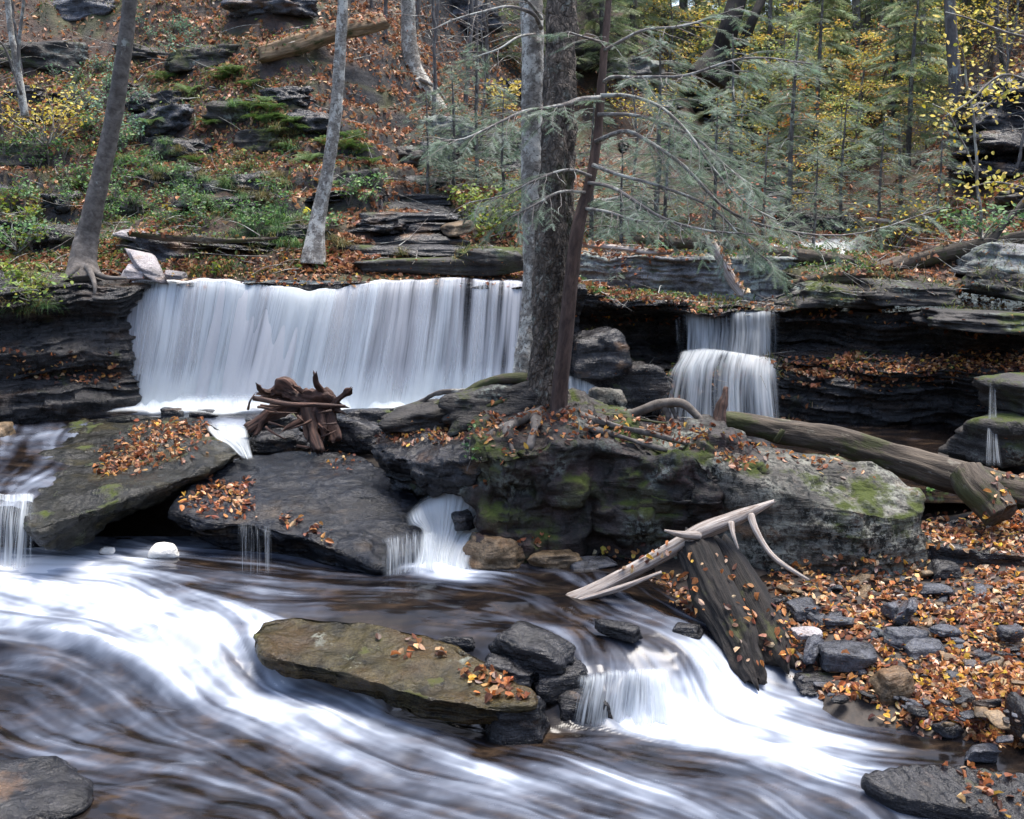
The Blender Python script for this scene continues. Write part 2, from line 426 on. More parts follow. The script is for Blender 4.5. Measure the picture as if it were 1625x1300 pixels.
M_stone = rock_mat('grey_stone', (.012, .013, .016), (.085, .09, .105), (.12, .45), lichen=.05, moss=.0, brown=.15)
M_stoneB = rock_mat('brown_stone', (.05, .035, .02), (.24, .17, .1), (.25, .55), brown=.3)
M_pale = rock_mat('pale_purple_stone', (.12, .11, .11), (.36, .33, .33), (.4, .7), brown=.1)
M_grey = rock_mat('dry_grey_rock', (.05, .05, .052), (.2, .2, .2), (.5, .8), lichen=.7, moss=.25)
M_leaf = leaf_mat('fallen_leaf', .4, .3)
M_green = leaf_mat('living_leaf', .5, .35)
M_needle = leaf_mat('needle_leaf', .6, .42)

# hillside soil: dark earth, moss, rock on the steep bits
M_soil, t, b = mat_new('forest_soil'); N = NB(t); P = N.coord()
n1 = N.noise(P, 1.1, 6, .6); n2 = N.noise(P, 12, 5, .7)
c = N.ramp(n2, [(.35, (.018, .011, .008)), (.7, (.10, .05, .028))])
c = N.mix(N.ramp(n1, [(.5, 0), (.62, .8)]), c, N.mix(N.noise(P, 30, 3), (.03, .035, .01), (.09, .1, .03)))
rk = N.ramp(N.noise(N.mapping(P, (1, 1, 4)), 3.2, 6, .7), [(.42, (.008, .008, .009)), (.66, (.06, .058, .06))])
c = N.mix(N.ramp(N.upz(), [(.45, 1), (.68, 0)]), c, rk)
t.links.new(c, b.inputs['Base Color']); b.inputs['Roughness'].default_value = .75
nb = N.bump(n2, .9, .05); nb = N.bump(N.noise(P, 34, 5, .7), .9, .03, nb); t.links.new(nb, b.inputs['Normal'])
# stream bed
M_bed, t, b = mat_new('stream_bed_gravel'); N = NB(t); P = N.coord()
v = N.voro(P, 16); n2 = N.noise(P, 8, 5)
c = N.ramp(N.noise(P, 22, 4, .7), [(.35, (.008, .005, .004)), (.7, (.032, .021, .014))])
t.links.new(c, b.inputs['Base Color']); b.inputs['Roughness'].default_value = .7
t.links.new(N.bump(v, .4, .015, N.bump(n2, .5, .03)), b.inputs['Normal'])

# stream water: dark tea-coloured water, silky white where it breaks
def water_mat():
    m, t, b = mat_new('stream_water'); N = NB(t)
    at = lambda k: (lambda a: (setattr(a, 'attribute_name', k), a.outputs['Fac'])[1])(N.n('ShaderNodeAttribute'))
    foam, s1, s2 = at('foam'), at('streak'), at('band')
    P = N.coord()
    bed = N.ramp(N.noise(N.mapping(P, (1, 2, 1)), 3.2, 5, .6), [(.38, (.005, .0045, .005)), (.55, (.014, .010, .008)), (.72, (.050, .033, .021))])
    f = N.math('ADD', foam, N.math('ADD', N.math('MULTIPLY', s1, .17), N.math('MULTIPLY', s2, .24)))
    fac = N.ramp(f, [(.16, 0), (.42, .13), (.74, .48), (1.3, 1)])
    t.links.new(N.mix(fac, bed, N.ramp(f, [(.25, (.22, .26, .37)), (.7, (.32, .37, .46)), (1.0, (.43, .47, .54)), (1.5, (.60, .62, .66))])), b.inputs['Base Color'])
    t.links.new(N.mix(fac, (.12, .12, .12), (.7, .7, .7)), b.inputs['Roughness'])
    b.inputs['IOR'].default_value = 1.33; b.inputs['Specular IOR Level'].default_value = .5
    h = N.math('ADD', N.math('MULTIPLY', s1, .35), N.math('MULTIPLY', s2, 1.5))
    t.links.new(N.bump(h, .22, .01), b.inputs['Normal'])
    return m
M_water = water_mat()
def veil_mat(name, us, vs, lo=.42, hi=.62, amax=1., seed=0., tint=(.84, .88, .95), soft=1.0):
    """falling water: white strands with dark gaps; strands follow the sheet's own UV"""
    m, t, b = mat_new(name); N = NB(t)
    uv = N.n('ShaderNodeUVMap').outputs[0]
    dn = N.n('ShaderNodeAttribute'); dn.attribute_name = 'dens'; dn = dn.outputs['Fac']
    a1 = N.noise(N.mapping(uv, (us, vs, 1), (seed, seed, 0)), 1, 3, .55)
    a2 = N.noise(N.mapping(uv, (us * 4.2, vs * 1.2, 1), (seed + 5, 1, 0)), 1, 2, .5)
    a3 = N.noise(N.mapping(uv, (us * .22, vs * .6, 1), (seed + 2, 4, 0)), 1, 2, .5)
    f = N.math('ADD', N.math('MULTIPLY', a1, .42), N.math('ADD', N.math('MULTIPLY', a2, .24), N.math('MULTIPLY', a3, .38)))
    f = N.math('ADD', f, N.math('MULTIPLY', N.math('SUBTRACT', dn, .5), .8 * soft))
    fac = N.math('MULTIPLY', N.ramp(f, [(lo, 0), (hi, 1)], 'EASE'), amax)
    edge = N.n('ShaderNodeAttribute'); edge.attribute_name = 'fade'
    fac = N.math('MULTIPLY', fac, edge.outputs['Fac'])
    tint = tuple(min(v * 1.1, .97) for v in tint); d = N.n('ShaderNodeBsdfDiffuse')
    t.links.new(N.mix(N.ramp(f, [(lo, 0), (hi + .12, 1)]), (tint[0] * .6, tint[1] * .64, tint[2] * .72), tint), d.inputs[0])
    tl = N.n('ShaderNodeBsdfTranslucent'); tl.inputs[0].default_value = tint + (1,)
    mx = N.n('ShaderNodeMixShader'); mx.inputs[0].default_value = .5
    t.links.new(d.outputs[0], mx.inputs[1]); t.links.new(tl.outputs[0], mx.inputs[2])
    tr = N.n('ShaderNodeBsdfTransparent'); m2 = N.n('ShaderNodeMixShader')
    t.links.new(fac, m2.inputs[0]); t.links.new(tr.outputs[0], m2.inputs[1]); t.links.new(mx.outputs[0], m2.inputs[2])
    t.links.new(m2.outputs[0], t.nodes['Material Output'].inputs[0])
    t.links.new(N.bump(N.math('ADD', a1, a2), .6, .03), d.inputs['Normal'])
    return m

# ------------------------------------------------------------------ ground: hillside
HC = []
def hc(px, rows):
    for py, d in rows: HC.append(PD(px, py, d))
for px in (-600, -100, 300, 550):
    hc(px, [(442, 13.5), (400, 14.2), (300, 15.9), (200, 17.5), (100, 19.0), (0, 20.6), (-300, 25), (-700, 32)])
hc(650, [(442, 13.5), (400, 14.4), (330, 16), (250, 18), (200, 19), (100, 21.5), (0, 23.5), (-300, 28)])
hc(800, [(442, 13.6), (400, 14.8), (330, 17.5), (250, 21), (150, 25), (50, 28), (-300, 36)])
hc(1000, [(430, 15.2), (400, 15.9), (350, 18), (250, 23), (150, 28), (50, 33), (10, 42), (0, 60)])
hc(1250, [(425, 15.4), (398, 17), (370, 20), (300, 25), (220, 32), (120, 42), (60, 50), (48, 63)])
hc(1450, [(440, 15.0), (390, 17), (310, 22), (220, 29), (120, 38), (45, 46), (25, 62)])
hc(1625, [(455, 14.4), (400, 15.2), (300, 17), (200, 18.5), (100, 20), (0, 24), (-300, 32)])
hc(2100, [(455, 13.9), (400, 14.6), (300, 15.8), (150, 17.6), (0, 20), (-300, 27)])
HC = np.array(HC)
def tps_fit(C):
    n = len(C); X = C[:, :2] / 10
    r2 = ((X[:, None] - X[None]) ** 2).sum(-1); K = .5 * r2 * np.log(r2 + 1e-9) + np.eye(n) * 2e-3
    Pm = np.c_[np.ones(n), X]; A = np.block([[K, Pm], [Pm.T, np.zeros((3, 3))]])
    return X, np.linalg.solve(A, np.r_[C[:, 2], 0, 0, 0])
def tps_eval(fit, x, y):
    X, wv = fit; Q = np.stack([np.ravel(x), np.ravel(y)], -1) / 10; out = np.zeros(len(Q))
    for s in range(0, len(Q), 20000):
        q = Q[s:s + 20000]; r2 = ((q[:, None] - X[None]) ** 2).sum(-1)
        out[s:s + 20000] = (.5 * r2 * np.log(r2 + 1e-9)) @ wv[:-3] + np.c_[np.ones(len(q)), q] @ wv[-3:]
    return out.reshape(np.shape(x))
hfit = tps_fit(HC)
def hill(x, y):
    x = np.asarray(x, float); y = np.asarray(y, float)
    z = tps_eval(hfit, x, y); P2 = np.stack([x, y], -1)
    near = sstep(13.3, 15.5, y)
    a = fbm(P2 * .55, 5, 3)
    z = z + near * (.24 * a + .085 * fbm(P2 * 2.7, 4, 9)) * (1 + np.clip((y - 20) / 20, 0, 1.5))
    # bedding: soft terraces
    h = .36; q = z / h + .5 * fbm(P2 * .35, 2, 21) + .10 * fbm(P2 * 2.6, 3, 22); fr = q - np.floor(q)
    q0 = .10 * fbm(P2 * 2.6, 3, 22); st = (np.floor(q) - q0 * .6 + sstep(.28, .62, fr)) * h - .5 * h * fbm(P2 * .35, 2, 21)
    mk = sstep(-.25, .3, fbm(P2 * .4, 3, 31)) * near * .8 * (1 - .6 * sstep(17, 20, y))
    return z * (1 - mk) + st * mk
def hit_hill(px, py, d0=18.):
    dd = np.linspace(13.6, 60, 900); x = xslope(px, py) * dd; z = CAMH + kslope(py) * dd; b_ = np.nonzero(hill(x, dd) > z)[0]
    return float(dd[b_[0]]) if len(b_) else d0
hy = 13.42 + (np.linspace(0, 1, 420) ** 1.7) * 50
hs = np.linspace(-1.0, 1.12, 560)
HX, HY = np.meshgrid(hs, hy); HX = HX * (2.5 + HY * .62)
HZ = hill(HX, HY)
V = np.stack([HX, HY, HZ], -1).reshape(-1, 3)
def ycut(x):
    return np.interp(x, [-30, .6, .9, 1.6, 2.3, 3.6, 4.3, 6, 7.5, 10.5, 30], [13.3, 13.3, 13.9, 14.95, 15.2, 15.2, 14.8, 14.3, 13.7, 12.8, 12.6])
F = gridf(560, 420); F = F[(V[:, 1] > ycut(V[:, 0]))[F].all(1)]
o = obj('hillside', V, F, M_soil); tag(o, kind='structure')
SOLID = [o]
# far wooded ridge that closes the valley
x = np.linspace(-60, 75, 240); y = np.linspace(58, 84, 60); X, Y = np.meshgrid(x, y)
Z = 9 + (Y - 58) * .28 + 1.6 * fbm(np.stack([X, Y], -1) * .09, 4, 5)
tag(obj('ridge', np.stack([X, Y, Z], -1).reshape(-1, 3), gridf(240, 60), M_soil), kind='structure')

# ------------------------------------------------------------------ ground: stream bed and gravel beach
BC = np.array([PZ(*p) for p in [
    (1200, 1140, -.05), (1400, 1165, -.05), (1640, 1205, -.04), (1250, 1085, .08), (1450, 1085, .15), (1640, 1120, .16), (1330, 1130, .04), (1540, 1150, .08),
    (1300, 1010, .3), (1450, 1010, .3), (1640, 1030, .33), (1220, 930, .385), (1400, 920, .40), (1640, 950, .43), (1150, 985, .33), (1900, 1000, .5), (1900, 1150, .3),
    (1500, 850, .55), (1640, 860, .62), (1900, 880, .8), (1130, 1060, .1),
    (0, 1000, .1), (300, 1000, .1), (500, 960, .2), (900, 940, .25), (900, 1000, .15), (850, 1050, .0), (950, 1090, -.1), (1000, 1150, -.25), (1080, 1100, -.1), (1150, 1130, -.2), (1000, 1000, .2), (200, 1150, -.25), (500, 1200, -.25), (900, 1200, -.2), (1200, 1250, -.2), (1500, 1270, -.2),
    (0, 1290, -.15), (-300, 1000, .1), (-300, 1200, -.1), (1800, 1280, -.1), (0, 860, .2), (300, 860, .2), (-300, 850, .3), (700, 860, .3), (1000, 840, .4),
    (0, 760, .6), (-300, 740, .7), (400, 740, .6), (800, 740, .6), (1200, 740, .7), (1500, 760, .7), (-300, 650, .9), (300, 650, .85), (700, 650, .85), (1100, 660, .6), (1600, 700, .6), (1900, 700, .7),
    (0, 1800, -.3), (800, 1800, -.3), (1600, 1800, -.2)]])
bfit = tps_fit(BC)
def bed(x, y):
    P2 = np.stack([x, y], -1)
    return tps_eval(bfit, x, y) + .035 * fbm(P2 * 2.1, 5, 41) 
bx = np.linspace(-9, 9, 420); by = np.linspace(3.5, 14.6, 300); X, Y = np.meshgrid(bx, by); Z = bed(X, Y)
o = obj('stream_bed', np.stack([X, Y, Z], -1).reshape(-1, 3), gridf(420, 300), M_bed); tag(o, kind='structure'); SOLID.append(o)

# unseen bank behind the viewer, added to block low sky light
x = np.linspace(-40, 40, 80); q = np.linspace(0, 1, 30); X, Q = np.meshgrid(x, q)
Y = -6 - Q * 13 + .012 * X ** 2 * (1 - Q * .2); Z = -.5 + Q * 12 + 1.2 * fbm(np.stack([X, Q * 12], -1) * .2, 3, 77)
tag(obj('sky_blocking_bank', np.stack([X, Y, Z], -1).reshape(-1, 3), gridf(80, 30)[:, ::-1], M_soil), kind='structure')
# ------------------------------------------------------------------ water surfaces with streamline streaks
def flow_sheet(name, lines, x0, x1, y0, y1, cell, pw=3.6, seed=1, rough=.02, ribs=.012, mask=None, soft=.03):
    S = []
    for L in lines:
        Q = np.array([np.r_[PZ(p[0], p[1], p[2]), p[3]] for p in L])
        seg = np.linalg.norm(np.diff(Q[:, :2], axis=0), axis=1); s = np.r_[0, np.cumsum(seg)]
        n = max(3, int(s[-1] / .09)); t = np.linspace(0, s[-1], n)
        R = np.stack([np.interp(t, s, Q[:, k]) for k in range(4)], -1)
        for k in range(2): R[1:-1] = (R[:-2] + 2 * R[1:-1] + R[2:]) / 4
        T = np.gradient(R[:, :2], axis=0); T /= np.linalg.norm(T, axis=1)[:, None]
        S.append(np.c_[R, T])
    S = np.concatenate(S)
    nx, ny = int((x1 - x0) / cell), int((y1 - y0) / cell)
    # interpolate on a coarse grid, then refine
    cx, cy = nx // 4 + 2, ny // 4 + 2
    gx, gy = np.meshgrid(np.linspace(x0, x1, cx), np.linspace(y0, y1, cy)); G = np.stack([gx, gy], -1).reshape(-1, 2)
    out = np.zeros((len(G), 4))
    for s in range(0, len(G), 4000):
        d2 = ((G[s:s + 4000, None] - S[None, :, :2]) ** 2).sum(-1) + soft ** 2
        wt = d2 ** (-pw / 2); wt /= wt.sum(1)[:, None]
        out[s:s + 4000] = wt @ S[:, 2:6]
    out = out.reshape(cy, cx, 4)
    fx, fy = np.linspace(0, cx - 1.001, nx), np.linspace(0, cy - 1.001, ny)
    def bil(A, X, Y):
        X = np.clip(X, 0, A.shape[1] - 1.001); Y = np.clip(Y, 0, A.shape[0] - 1.001)
        i, j = X.astype(int), Y.astype(int); a, b_ = X - i, Y - j
        if A.ndim == 3: a, b_ = a[..., None], b_[..., None]
        return (A[j, i] * (1 - a) + A[j, i + 1] * a) * (1 - b_) + (A[j + 1, i] * (1 - a) + A[j + 1, i + 1] * a) * b_
    FX, FY = np.meshgrid(fx, fy); D = bil(out, FX, FY)
    z, foam, vel = D[..., 0], D[..., 1], D[..., 2:]; vel = vel / (np.linalg.norm(vel, axis=-1)[..., None] + 1e-6)
    r = np.random.default_rng(seed)
    JX, JY = np.meshgrid(np.arange(nx, dtype=float), np.arange(ny, dtype=float))
    GX, GY = np.meshgrid(np.linspace(x0, x1, nx), np.linspace(y0, y1, ny))
    wrp = np.stack([vnoise(np.stack([GX * 1.7, GY * 1.7], -1), 5), vnoise(np.stack([GX * 1.7, GY * 1.7], -1), 6)], -1)
    vel = vel + wrp * .28; vel /= np.linalg.norm(vel, axis=-1)[..., None]
    def blur(A, k):
        for _ in range(k):
            A = (np.roll(A, 1, 0) + 2 * A + np.roll(A, -1, 0)) / 4; A = (np.roll(A, 1, 1) + 2 * A + np.roll(A, -1, 1)) / 4
        return A
    def lic(A, steps, h):
        acc = A.copy(); n = 1
        for sg in (1, -1):
            X, Y = JX.copy(), JY.copy()
            for _ in range(steps):
                v = bil(vel, X, Y); X += v[..., 0] * h * sg; Y += v[..., 1] * h * sg
                acc += bil(A, X, Y); n += 1
        return acc / n
    W = r.random((ny, nx))
    s1 = lic(blur(W, 1), 22, 1.2); s2 = lic(blur(r.random((ny, nx)), 14), 26, 2.2)
    s3 = lic(blur(r.random((ny, nx)), 4), 12, 1.6)
    nrm = lambda A: np.clip((A - A.mean()) / (A.std() * 2.0), -1.3, 1.3)
    s1b = nrm(blur(s1, 2)); s2z = nrm(blur(s2, 3)); s1, s2 = nrm(s1), nrm(s2) * .85 + nrm(s3) * .3
    wave = fbm(np.stack([GX * 1.3, GY * 2.2], -1), 3, seed + 50)
    z = z + rough * wave + ribs * s2z * (.4 + foam)
    foam = foam + (.16 * fbm(np.stack([GX * 1.1, GY * 1.6], -1), 3, seed + 60) + .10 * fbm(np.stack([GX * 3.5, GY * 5], -1), 3, seed + 61)) * (.4 + foam)
    V = np.stack([GX, GY, z], -1).reshape(-1, 3); F = gridf(nx, ny)
    at = dict(foam=foam.ravel(), streak=s1.ravel(), band=s2.ravel())
    if mask is not None:
        keep = mask(GX.ravel(), GY.ravel()); F = F[keep[F].all(1)]
    o = obj(name, V, F, M_water, attrs=at); tag(o, kind='structure'); return o

LOW = [
 [(-300, 890, .44, .8), (0, 905, .44, .9), (100, 920, .43, 1), (250, 965, .42, 1.05), (340, 1005, .39, 1.1), (395, 1065, .14, 1.0), (480, 1115, .09, .9), (600, 1160, .06, .85), (750, 1210, .04, .75), (900, 1255, .02, .6), (1100, 1320, 0, .5)],
 [(60, 895, .44, .9), (180, 905, .43, .75), (280, 935, .43, .75), (370, 970, .42, .8), (405, 1015, .37, 1), (408, 1082, .12, .95), (480, 1098, .08, .8), (560, 1130, .06, .75), (660, 1175, .04, .7), (800, 1240, .03, .9), (960, 1290, 0, .6)],
 [(-300, 930, .42, .9), (0, 965, .41, .95), (150, 995, .38, 1), (260, 1045, .22, .95), (350, 1110, .1, .75), (480, 1165, .05, .62), (650, 1225, .03, .6), (850, 1280, .01, .5), (1000, 1340, 0, .5)],
 [(-300, 985, .36, .45), (0, 1010, .3, .35), (110, 1045, .2, .4), (200, 1100, .08, .35), (330, 1165, .03, .32), (500, 1225, .01, .34), (700, 1280, 0, .4), (850, 1330, 0, .4)],
 [(-300, 1050, .16, .3), (-50, 1060, .14, .22), (60, 1090, .08, .22), (180, 1150, .02, .25), (320, 1200, .0, .3), (500, 1260, 0, .34), (640, 1320, 0, .4)],
 [(-300, 1120, .02, .2), (0, 1130, .02, .33), (120, 1185, .0, .32), (260, 1225, .0, .2), (420, 1270, 0, .28), (520, 1330, 0, .3)],
 [(-300, 1200, 0, .1), (50, 1230, -.02, .05), (150, 1270, -.02, .1), (260, 1320, -.02, .3)],
 [(270, 900, .43, .3), (400, 918, .42, .18), (560, 925, .42, .12), (680, 930, .42, .2), (820, 955, .42, .12), (930, 1000, .38, .3), (955, 1048, .32, .4), (965, 1074, .285, .4), (970, 1148, -.01, .7), (1010, 1158, .02, 1), (1120, 1180, .02, .9), (1240, 1215, .0, .7), (1400, 1260, 0, .3)],
 [(300, 930, .43, .15), (420, 955, .42, .35), (520, 960, .42, .15), (640, 960, .42, .08), (740, 975, .42, .12), (840, 1000, .41, .3), (900, 1040, .35, .35), (925, 1080, .27, .3), (932, 1148, -.01, .5)],
 [(690, 900, .46, 1.), (715, 915, .43, .9), (790, 920, .42, .3), (880, 945, .42, .1), (980, 985, .41, .35), (1050, 1015, .35, .4), (1085, 1052, .29, .6), (1110, 1125, .02, 1.), (1170, 1145, .04, 1), (1280, 1175, .02, .85), (1400, 1200, .01, .6), (1520, 1218, .0, .35), (1800, 1250, 0, .3)],
 [(880, 880, .42, .05), (950, 900, .42, .1), (960, 940, .42, .1), (1010, 965, .4, .3), (1080, 1000, .36, .45), (1120, 1038, .28, .75), (1160, 1100, .06, .9), (1200, 1122, .04, .75), (1290, 1148, .02, .3), (1420, 1172, .0, .12), (1600, 1200, .0, .12), (1850, 1230, 0, .2)],
 [(1010, 1076, .28, .4), (1015, 1148, .0, .85), (1060, 1155, .03, 1), (1180, 1170, .02, .95), (1320, 1195, .01, .8), (1450, 1222, 0, .5), (1650, 1260, 0, .3)],
 [(890, 1175, .0, .45), (1000, 1172, .01, .5), (1130, 1195, .0, .5), (1260, 1230, 0, .35), (1380, 1270, 0, .55), (1450, 1330, 0, .6)],
 [(640, 1135, 0, .0), (760, 1160, 0, .0), (860, 1178, 0, .02), (960, 1200, 0, .08), (1080, 1222, 0, .1), (1200, 1252, 0, .3), (1300, 1310, 0, .6)],
 [(770, 1195, .0, .15), (880, 1215, .02, .4), (1000, 1238, .03, .75), (1100, 1275, .01, .5), (1200, 1330, 0, .5)],
 [(1180, 895, .41, .0), (1300, 920, .405, .0), (1450, 930, .405, .0), (1650, 960, .405, .0), (1850, 990, .4, 0)],
 [(1250, 985, .25, .0), (1400, 990, .25, .0), (1600, 1000, .25, .0)],
]
flow_sheet('stream_water', LOW, -5.6, 6.2, 4.6, 9.9, .0155, seed=3)
UP = [
 [(-300, 652, 1.02, .25), (0, 655, 1.02, .3), (200, 650, 1.02, .95), (400, 650, 1.02, 1), (600, 650, 1.02, .95), (900, 642, 1.02, .9)],
 [(-300, 640, 1.03, .5), (0, 645, 1.03, .5), (180, 641, 1.05, 1.2), (500, 638, 1.05, 1.2), (900, 632, 1.05, 1.2)],
 [(-300, 661, 1.0, .1), (0, 664, 1.0, .1), (200, 661, 1.0, .15), (430, 660, 1.0, .15), (700, 660, 1.0, .3)],
 [(60, 662, 1.0, .1), (40, 678, .98, .5), (40, 700, .97, .55), (30, 740, .96, .45), (10, 790, .93, .5)],
 [(120, 664, 1.0, .1), (110, 680, .99, .5), (100, 700, .96, .65), (75, 735, .94, .5), (35, 780, .92, .45), (10, 800, .9, .5)],
 [(-100, 664, 1.0, .1), (-80, 690, .98, .4), (-90, 740, .95, .5), (-100, 800, .92, .5)],
 [(200, 664, 1.0, .12), (180, 680, .96, .3), (150, 710, .93, .3), (100, 760, .9, .4), (60, 800, .88, .4)],
 [(330, 663, 1.0, .1), (360, 675, .95, .7), (385, 700, .86, .8), (400, 720, .82, .8)],
]
def upm(x, y):
    # the upper pool, and the tongue that runs over the left slab
    return (y > 12.0) | ((x < np.where(y < 9.8, -3.92, 9)) & (x < -3.62 - (y - 9.2) * .33 + .08 * np.sin(y * 5)) & (y > 9.12))
flow_sheet('upper_pool_water', UP, -8.5, 1.2, 9.1, 13.5, .022, seed=8, mask=upm, rough=.015)

# ------------------------------------------------------------------ rock walls behind the falls
def wall(name, path, profiles, mat, ns=400, nt=120, lay=.085, amp=.10, seed=0, fine=.03):
    """path: world xy polyline (left to right); profiles: [(s, [(off, z), ...])], off = metres towards the viewer"""
    path = np.asarray(path, float); seg = np.r_[0, np.cumsum(np.linalg.norm(np.diff(path, axis=0), axis=1))]; s = np.linspace(0, seg[-1], ns)
    C = np.stack([np.interp(s, seg, path[:, 0]), np.interp(s, seg, path[:, 1])], -1)
    for _ in range(6): C[1:-1] = (C[:-2] + 2 * C[1:-1] + C[2:]) / 4
    T = np.gradient(C, axis=0); T /= np.linalg.norm(T, axis=1)[:, None]; Nn = np.stack([T[:, 1], -T[:, 0]], -1)
    ks = [p[0] * seg[-1] for p in profiles]; res = []
    for _, pr in profiles:
        pr = np.array(pr, float); l = np.r_[0, np.cumsum(np.linalg.norm(np.diff(pr, axis=0), axis=1))]; l /= l[-1]
        # keep the same row-fraction for each keyed corner
        res.append(np.stack([np.interp(np.linspace(0, len(pr) - 1, nt), np.arange(len(pr)), pr[:, k]) for k in (0, 1)], -1))
    res = np.array(res)
    A = np.empty((nt, ns, 2))
    for k in (0, 1):
        for i in range(nt): A[i, :, k] = np.interp(s, ks, res[:, i, k])
    off, z = A[..., 0], A[..., 1]; S = np.broadcast_to(s, off.shape)
    zw = z + .12 * fbm(np.stack([S * .5, z * .3], -1), 3, seed)
    ly = np.floor(zw / lay); sub = np.floor(zw / (lay * .37))
    blk = vnoise(np.stack([S * .9, ly * 5.3], -1), seed + 1) * .7 + vnoise(np.stack([S * 3.1, ly * 9.1], -1), seed + 2) * .35
    blk2 = vnoise(np.stack([S * 4.5, sub * 5.3], -1), seed + 5)
    off = off + amp * blk + fine * blk2 + .03 * fbm(np.stack([S * 6, z * 6, off * 6], -1), 3, seed + 7)
    z = z + .03 * fbm(np.stack([S * 2, off * 2, z * 0], -1), 4, seed + 8)
    V = np.empty((nt, ns, 3)); V[..., :2] = C[None] + Nn[None] * off[..., None]; V[..., 2] = z
    o = obj(name, V.reshape(-1, 3), gridf(ns, nt)[:, ::-1], mat); SOLID.append(o)
    return tag(o, kind='structure')
def X_(px, py, d): return float(xslope(px, py) * d)
# left bank and the wall under the main fall
wall('rock_wall', [(-9.5, 11.6), (-6.6, 12.4), (-4.6, 12.85), (-4.35, 13.3), (-2, 13.35), (.4, 13.3), (.9, 13.4)],
     [(0, [(-2.0, 2.7), (.0, 2.5), (.1, 2.2), (.0, 1.9), (.4, 1.75), (.3, 1.4), (.6, 1.2), (.5, .5)]),
      (.42, [(-1.2, 2.6), (.0, 2.5), (.12, 2.3), (-.15, 2.1), (.25, 1.75), (.15, 1.5), (.45, 1.3), (.4, .5)]),
      (.52, [(-1.2, 2.50), (.0, 2.47), (.05, 2.40), (-.15, 2.1), (-.2, 1.7), (-.1, 1.4), (.0, 1.2), (.1, .5)]),
      (1, [(-1.2, 2.50), (.0, 2.47), (.05, 2.40), (-.25, 2.1), (-.3, 1.7), (-.1, 1.4), (.1, 1.2), (.2, .5)])], M_wall, seed=3, ns=520, nt=130)
# right wall: upper ledge, leafy shelf, undercut base
wall('rock_ledge', [(.7, 13.6), (1.6, 14.2), (2.3, 14.5), (3.6, 14.5), (4.3, 14.1), (6, 13.7), (7.5, 13.2), (10.5, 12.2)],
     [(0,   [(-1.6, 2.4), (.1, 2.35), (.12, 2.2), (-.5, 2.0), (-.6, 1.6), (.1, 1.35), (.3, 1.2), (.1, 1.05), (.2, .4)]),
      (.2,  [(-1.8, 2.2), (.1, 2.12), (.2, 2.0), (-.7, 1.85), (-.8, 1.5), (.0, 1.30), (.4, 1.2), (.5, 1.0), (.5, .4)]),
      (.3,  [(-2.0, 2.1), (.0, 2.05), (.05, 1.9), (-.15, 1.75), (-.1, 1.6), (.3, 1.52), (.55, 1.4), (.6, 1.0), (.6, .4)]),
      (.37, [(-2.0, 2.1), (.0, 2.05), (.05, 1.9), (-.15, 1.75), (-.1, 1.6), (.3, 1.52), (.55, 1.4), (.6, 1.0), (.6, .4)]),
      (.5,  [(-2.0, 2.2), (.2, 2.1), (.15, 1.98), (.25, 1.8), (.0, 1.64), (.6, 1.5), (.9, 1.4), (.6, 1.15), (.2, .4)]),
      (.68, [(-2.0, 2.3), (.5, 2.15), (.5, 1.95), (.35, 1.8), (.05, 1.66), (.9, 1.5), (1.2, 1.4), (.7, 1.1), (.1, .4)]),
      (1,   [(-2.0, 2.4), (.6, 2.1), (.6, 1.9), (.0, 1.75), (-.1, 1.66), (1.0, 1.56), (1.3, 1.3), (.3, 1.0), (.3, .4)])], M_wall, seed=11, ns=700, nt=190, amp=.15, fine=.05, lay=.07)
# lichened step above it
wall('rock_step', [(.9, 15.0), (1.6, 14.9), (2.6, 14.95), (3.6, 15.1), (4.2, 15.5)],
     [(0, [(-.8, 2.78), (0, 2.72), (.02, 2.5), (-.05, 2.2), (.05, 1.95)]), (1, [(-.8, 2.75), (0, 2.68), (.02, 2.5), (.0, 2.2), (.05, 1.95)])],
     M_grey, seed=15, ns=220, nt=60, amp=.05)

# ------------------------------------------------------------------ boulders and slabs
def pz(*L): return [PZ(*p) for p in L]
def R_(o): SOLID.append(o); return o
R_(slab('tilted_boulder', pz((60, 695, .94), (140, 666, 1.0), (240, 660, 1.04), (320, 668, 1.04), (375, 690, 1.03), (392, 712, 1.0), (350, 738, .97), (270, 768, .95), (190, 795, .93),
        (110, 822, .91), (58, 838, .88), (38, 815, .87), (40, 760, .88), (48, 720, .9)), [.3, .3, .3, .28, .26, .28, .32, .34, .32, .28, .3], M_slabA,
        'large dark boulder tilted left, leaves strewn on top, below the wide waterfall', 'boulder', under=.42, seed=2, amp=.035, edge=.015, M=460, rs=44, strata=.05, lay=.07, bulge=.02))
R_(slab('edge_ledge', pz((90, 700, .86), (90, 760, .84), (70, 800, .82), (20, 806, .82), (-120, 806, .82), (-300, 800, .82), (-300, 690, .88), (0, 680, .9)), .5, M_wet,
        'black rock ledge under the sheet of water at the left edge', 'rock', under=.05, seed=3, amp=.03, M=200))
R_(slab('sloping_slab', pz((268, 812, .72), (300, 772, .82), (370, 730, .88), (470, 716, .90), (560, 722, .9), (620, 745, .86), (665, 790, .74), (700, 842, .58), (692, 856, .54), (650, 880, .49),
        (606, 902, .47), (560, 884, .52), (480, 850, .64), (400, 832, .70), (320, 828, .72)), .31, M_slabB,
        'wet blue grey slab sloping towards the right with water sheeting over it, below the driftwood root', 'boulder', under=.24, seed=5, amp=.026, M=460, rs=44, strata=.05, edge=.015, lay=.05, bulge=.07))
